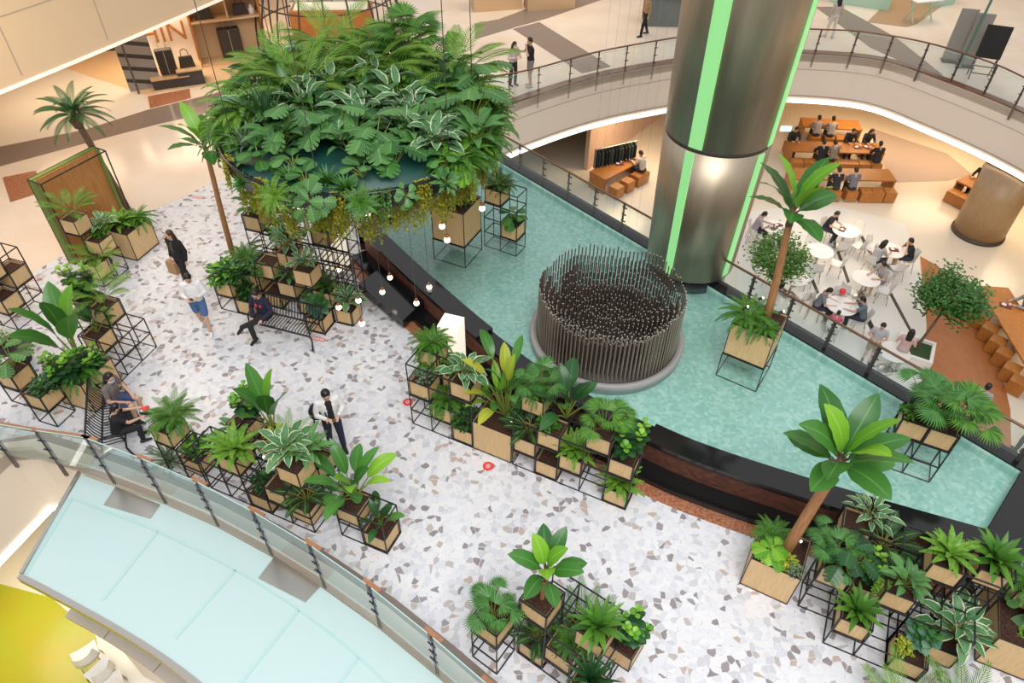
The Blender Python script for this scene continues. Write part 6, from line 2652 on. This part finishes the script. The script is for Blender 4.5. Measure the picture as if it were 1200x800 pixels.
# glass counters and dark kiosk at the top edge
p = at(610, 16, 0)
for dx in (0, 2.4):
    boxthing('glass_counter', 'lit glass display counter at the top edge' if dx == 0 else 'second lit glass display counter at the top edge', 'counter', (p.x - 1.1 + dx, p.y + .7 + dx * .1, .006), .25, [('base', (0, 0, .35), (2.2, .8, .7), WOODL), ('glass_case', (0, 0, .92), (2.2, .8, .42), 'glass'), ('frame', (0, 0, 1.15), (2.24, .84, .03), 'bronze'), ('goods', (.3, 0, .76), (.8, .4, .1), 'white')])
p = at(780, 34, 0)
boxthing('dark_kiosk', 'dark glass kiosk beside the column at the top edge', 'kiosk', (p.x, p.y + .9, .006), 0, [('body', (0, 0, 1.4), (1.7, 1.2, 2.8), 'shopdark'), ('corner_post', (-.87, -.62, 1.4), (.06, .06, 2.8), 'steel'), ('glass_front', (0, -.66, .6), (1.7, .02, 1.2), 'glass')])
p = at(1012, 8, 0)
boxthing('mint_counter', 'mint green kiosk counter at the top right', 'counter', (p.x, p.y + .5, .006), -.45, [('body', (0, 0, .5), (2.6, 1.0, 1.0), 'mint'), ('counter_top', (0, 0, 1.03), (2.7, 1.1, .06), 'minttop')])
p = at(1102, 6, 0)
boxthing('mint_counter', 'small mint green counter beside the white folding table', 'counter', (p.x, p.y + .3, .006), .4, [('body', (0, 0, .5), (1.2, .8, 1.0), 'mint'), ('counter_top', (0, 0, 1.03), (1.3, .9, .06), 'minttop')])
p = at(1075, 24, 0)
t = thing('folding_table', 'white folding table with mint legs at the top right', 'table', (p.x, p.y, .006), .3)
b = MB()
b.box((0, 0, .9), (1.4, .7, .04))
b.obj('table_top', M['white'], t)
for x in (-.5, .5):
    b = MB()
    b.bar((x, -.3, 0), (x, .3, .88), .04)
    b.bar((x, .3, 0), (x, -.3, .88), .04)
    b.obj('leg', M['mint'], t)
# sign stand, grey boards, thin green pole
p = at(1146, 94, 0)
t = thing('sign_stand', 'black notice board on an easel behind the balcony rail', 'sign', (p.x, p.y, .02), -.35)
b = MB()
b.box((0, .05, 1.35), (.85, .05, 1.15), M=Matrix.Rotation(-.12, 4, 'X'))
b.obj('board', M['black'], t)
for x in (-.36, .36):
    b = MB()
    b.bar((x, -.12, 0), (x, .16, .9), .035)
    b.obj('leg', M['black'], t)
    b = MB()
    b.bar((x, .45, 0), (x, .16, .9), .035)
    b.obj('leg', M['black'], t)
b = MB()
b.bar((-.36, -.06, .25), (.36, -.06, .25), .03)
b.bar((-.36, .0, .5), (.36, .0, .5), .03)
b.obj('cross_bar', M['black'], t)
for x, y in ((1112, 72), (1130, 78)):
    p = at(x, y, 0)
    boxthing('grey_board', 'upright grey board left of the black notice board', 'board', (p.x, p.y, .006), -.25, [('board', (0, 0, 1.05), (.62, .06, 1.9), mat('grey_display', (.33, .31, .28), .4)), ('foot', (0, 0, .03), (.6, .4, .05), 'shopdark')])
p = at(1124, 80, 0)
b = MB()
b.tube([(0, 0, 0), (.25, .2, 4.5)], .05, 8)
held('green_pole', 'thin green pole behind the balcony rail', 'pole', V((p.x, p.y, .006)), [('pole', b, mat('green_paint', (.10, .22, .17), .4))])

# floor markers
for x, y, s in ((572, 546, 1), (478, 471, 1)):
    p = at(x, y, .009)
    t = thing('floor_sticker', 'round red sticker on the terrazzo', 'sticker', p, -.4, 'red floor stickers')
    b, c = MB(), MB()
    b.lathe((0, 0, 0), [(.105, 0), (.105, .003)], 24)
    b.obj('red_disc', M['red'], t)
    for k in (-1, 0, 1):
        c.box((0, k * .035, .0045), (.10 - .03 * abs(k), .014, .002))
    c.obj('white_lines', M['white'], t)
for x, y, a in ((373, 397, -.3), (36, 328, .3), (232, 231, -.1)):
    p = at(x, y, .009)
    t = thing('floor_label', 'pale red strip sticker on the terrazzo', 'sticker', p, a, 'red strip stickers')
    b, c = MB(), MB()
    b.box((0, 0, .0015), (.34, .12, .003))
    b.obj('red_strip', mat('faded_red', (.72, .26, .24), .5), t)
    for k in range(5):
        c.box((-.12 + k * .06, 0, .0035), (.035, .05, .001))
    c.obj('white_marks', M['white'], t)

# ------------------------------------------------------------------ light
W = bpy.data.worlds.new('world')
SC.world = W
W.use_nodes = True
nt = W.node_tree
bg = nt.nodes['Background']
tc = nt.nodes.new('ShaderNodeTexCoord')
sp = nt.nodes.new('ShaderNodeSeparateXYZ')
nt.links.new(tc.outputs['Generated'], sp.inputs[0])
rp = nt.nodes.new('ShaderNodeValToRGB')
rp.color_ramp.elements[0].position = 0.0
rp.color_ramp.elements[0].color = (0.38, 0.29, 0.21, 1)
rp.color_ramp.elements[1].position = 0.55
rp.color_ramp.elements[1].color = (0.98, 0.98, 1.0, 1)
nt.links.new(sp.outputs[2], rp.inputs[0])
nt.links.new(rp.outputs[0], bg.inputs[0])
bg.inputs[1].default_value = 0.85


def area(name, loc, size, power, col, target=None, shape='DISK'):
    l = bpy.data.lights.new(name, 'AREA')
    l.shape = shape
    l.size = size
    l.energy = power
    l.color = col
    o = bpy.data.objects.new(name, l)
    COL.objects.link(o)
    o.location = loc
    d = (V(target) if target else V((loc[0], loc[1], -20))) - V(loc)
    o.rotation_euler = d.to_track_quat('-Z', 'Y').to_euler()
    return o


area('skylight', (2, -5, 23), 15, 4900, (1.0, 0.98, 0.96), (0, 10, 0))
# ceiling lamps under the balcony, over the lower level
for i, (x, y, s, e) in enumerate([(1000, 170, 3, 130), (1110, 190, 3, 130), (1180, 260, 3, 130), (980, 290, 3, 60), (740, 200, 2, 110), (1300, 420, 3, 130)]):
    p = at(x, y, LOW)
    area('down_area_light', (p.x, p.y, -2.15), s, e, (1.0, 0.74, 0.46))
for x, y, e in ((60, 700, 90), (300, 860, 60)):  # added fill with no fitting there, brightens the counter below the canopy
    p = at(x, y, LOW)
    area('down_area_light', (p.x, p.y, -2.2), 2.5, e, (1.0, 0.86, 0.62))
# upper shop ceiling lamps; the last is added to warm the left terrazzo
for x, y, z, e in ((60, 120, 2.8, 90), (190, 90, 2.8, 130), (270, 50, 2.8, 130), (330, 60, 4.5, 110), (640, 20, 6, 200), (1050, 10, 6, 160), (100, 290, 7, 220)):
    p = at(x, y, 0)
    area('down_area_light', (p.x, p.y, z), 3, e, (1.0, 0.76, 0.50))
SC.view_settings.exposure = 0.0
write_labels()
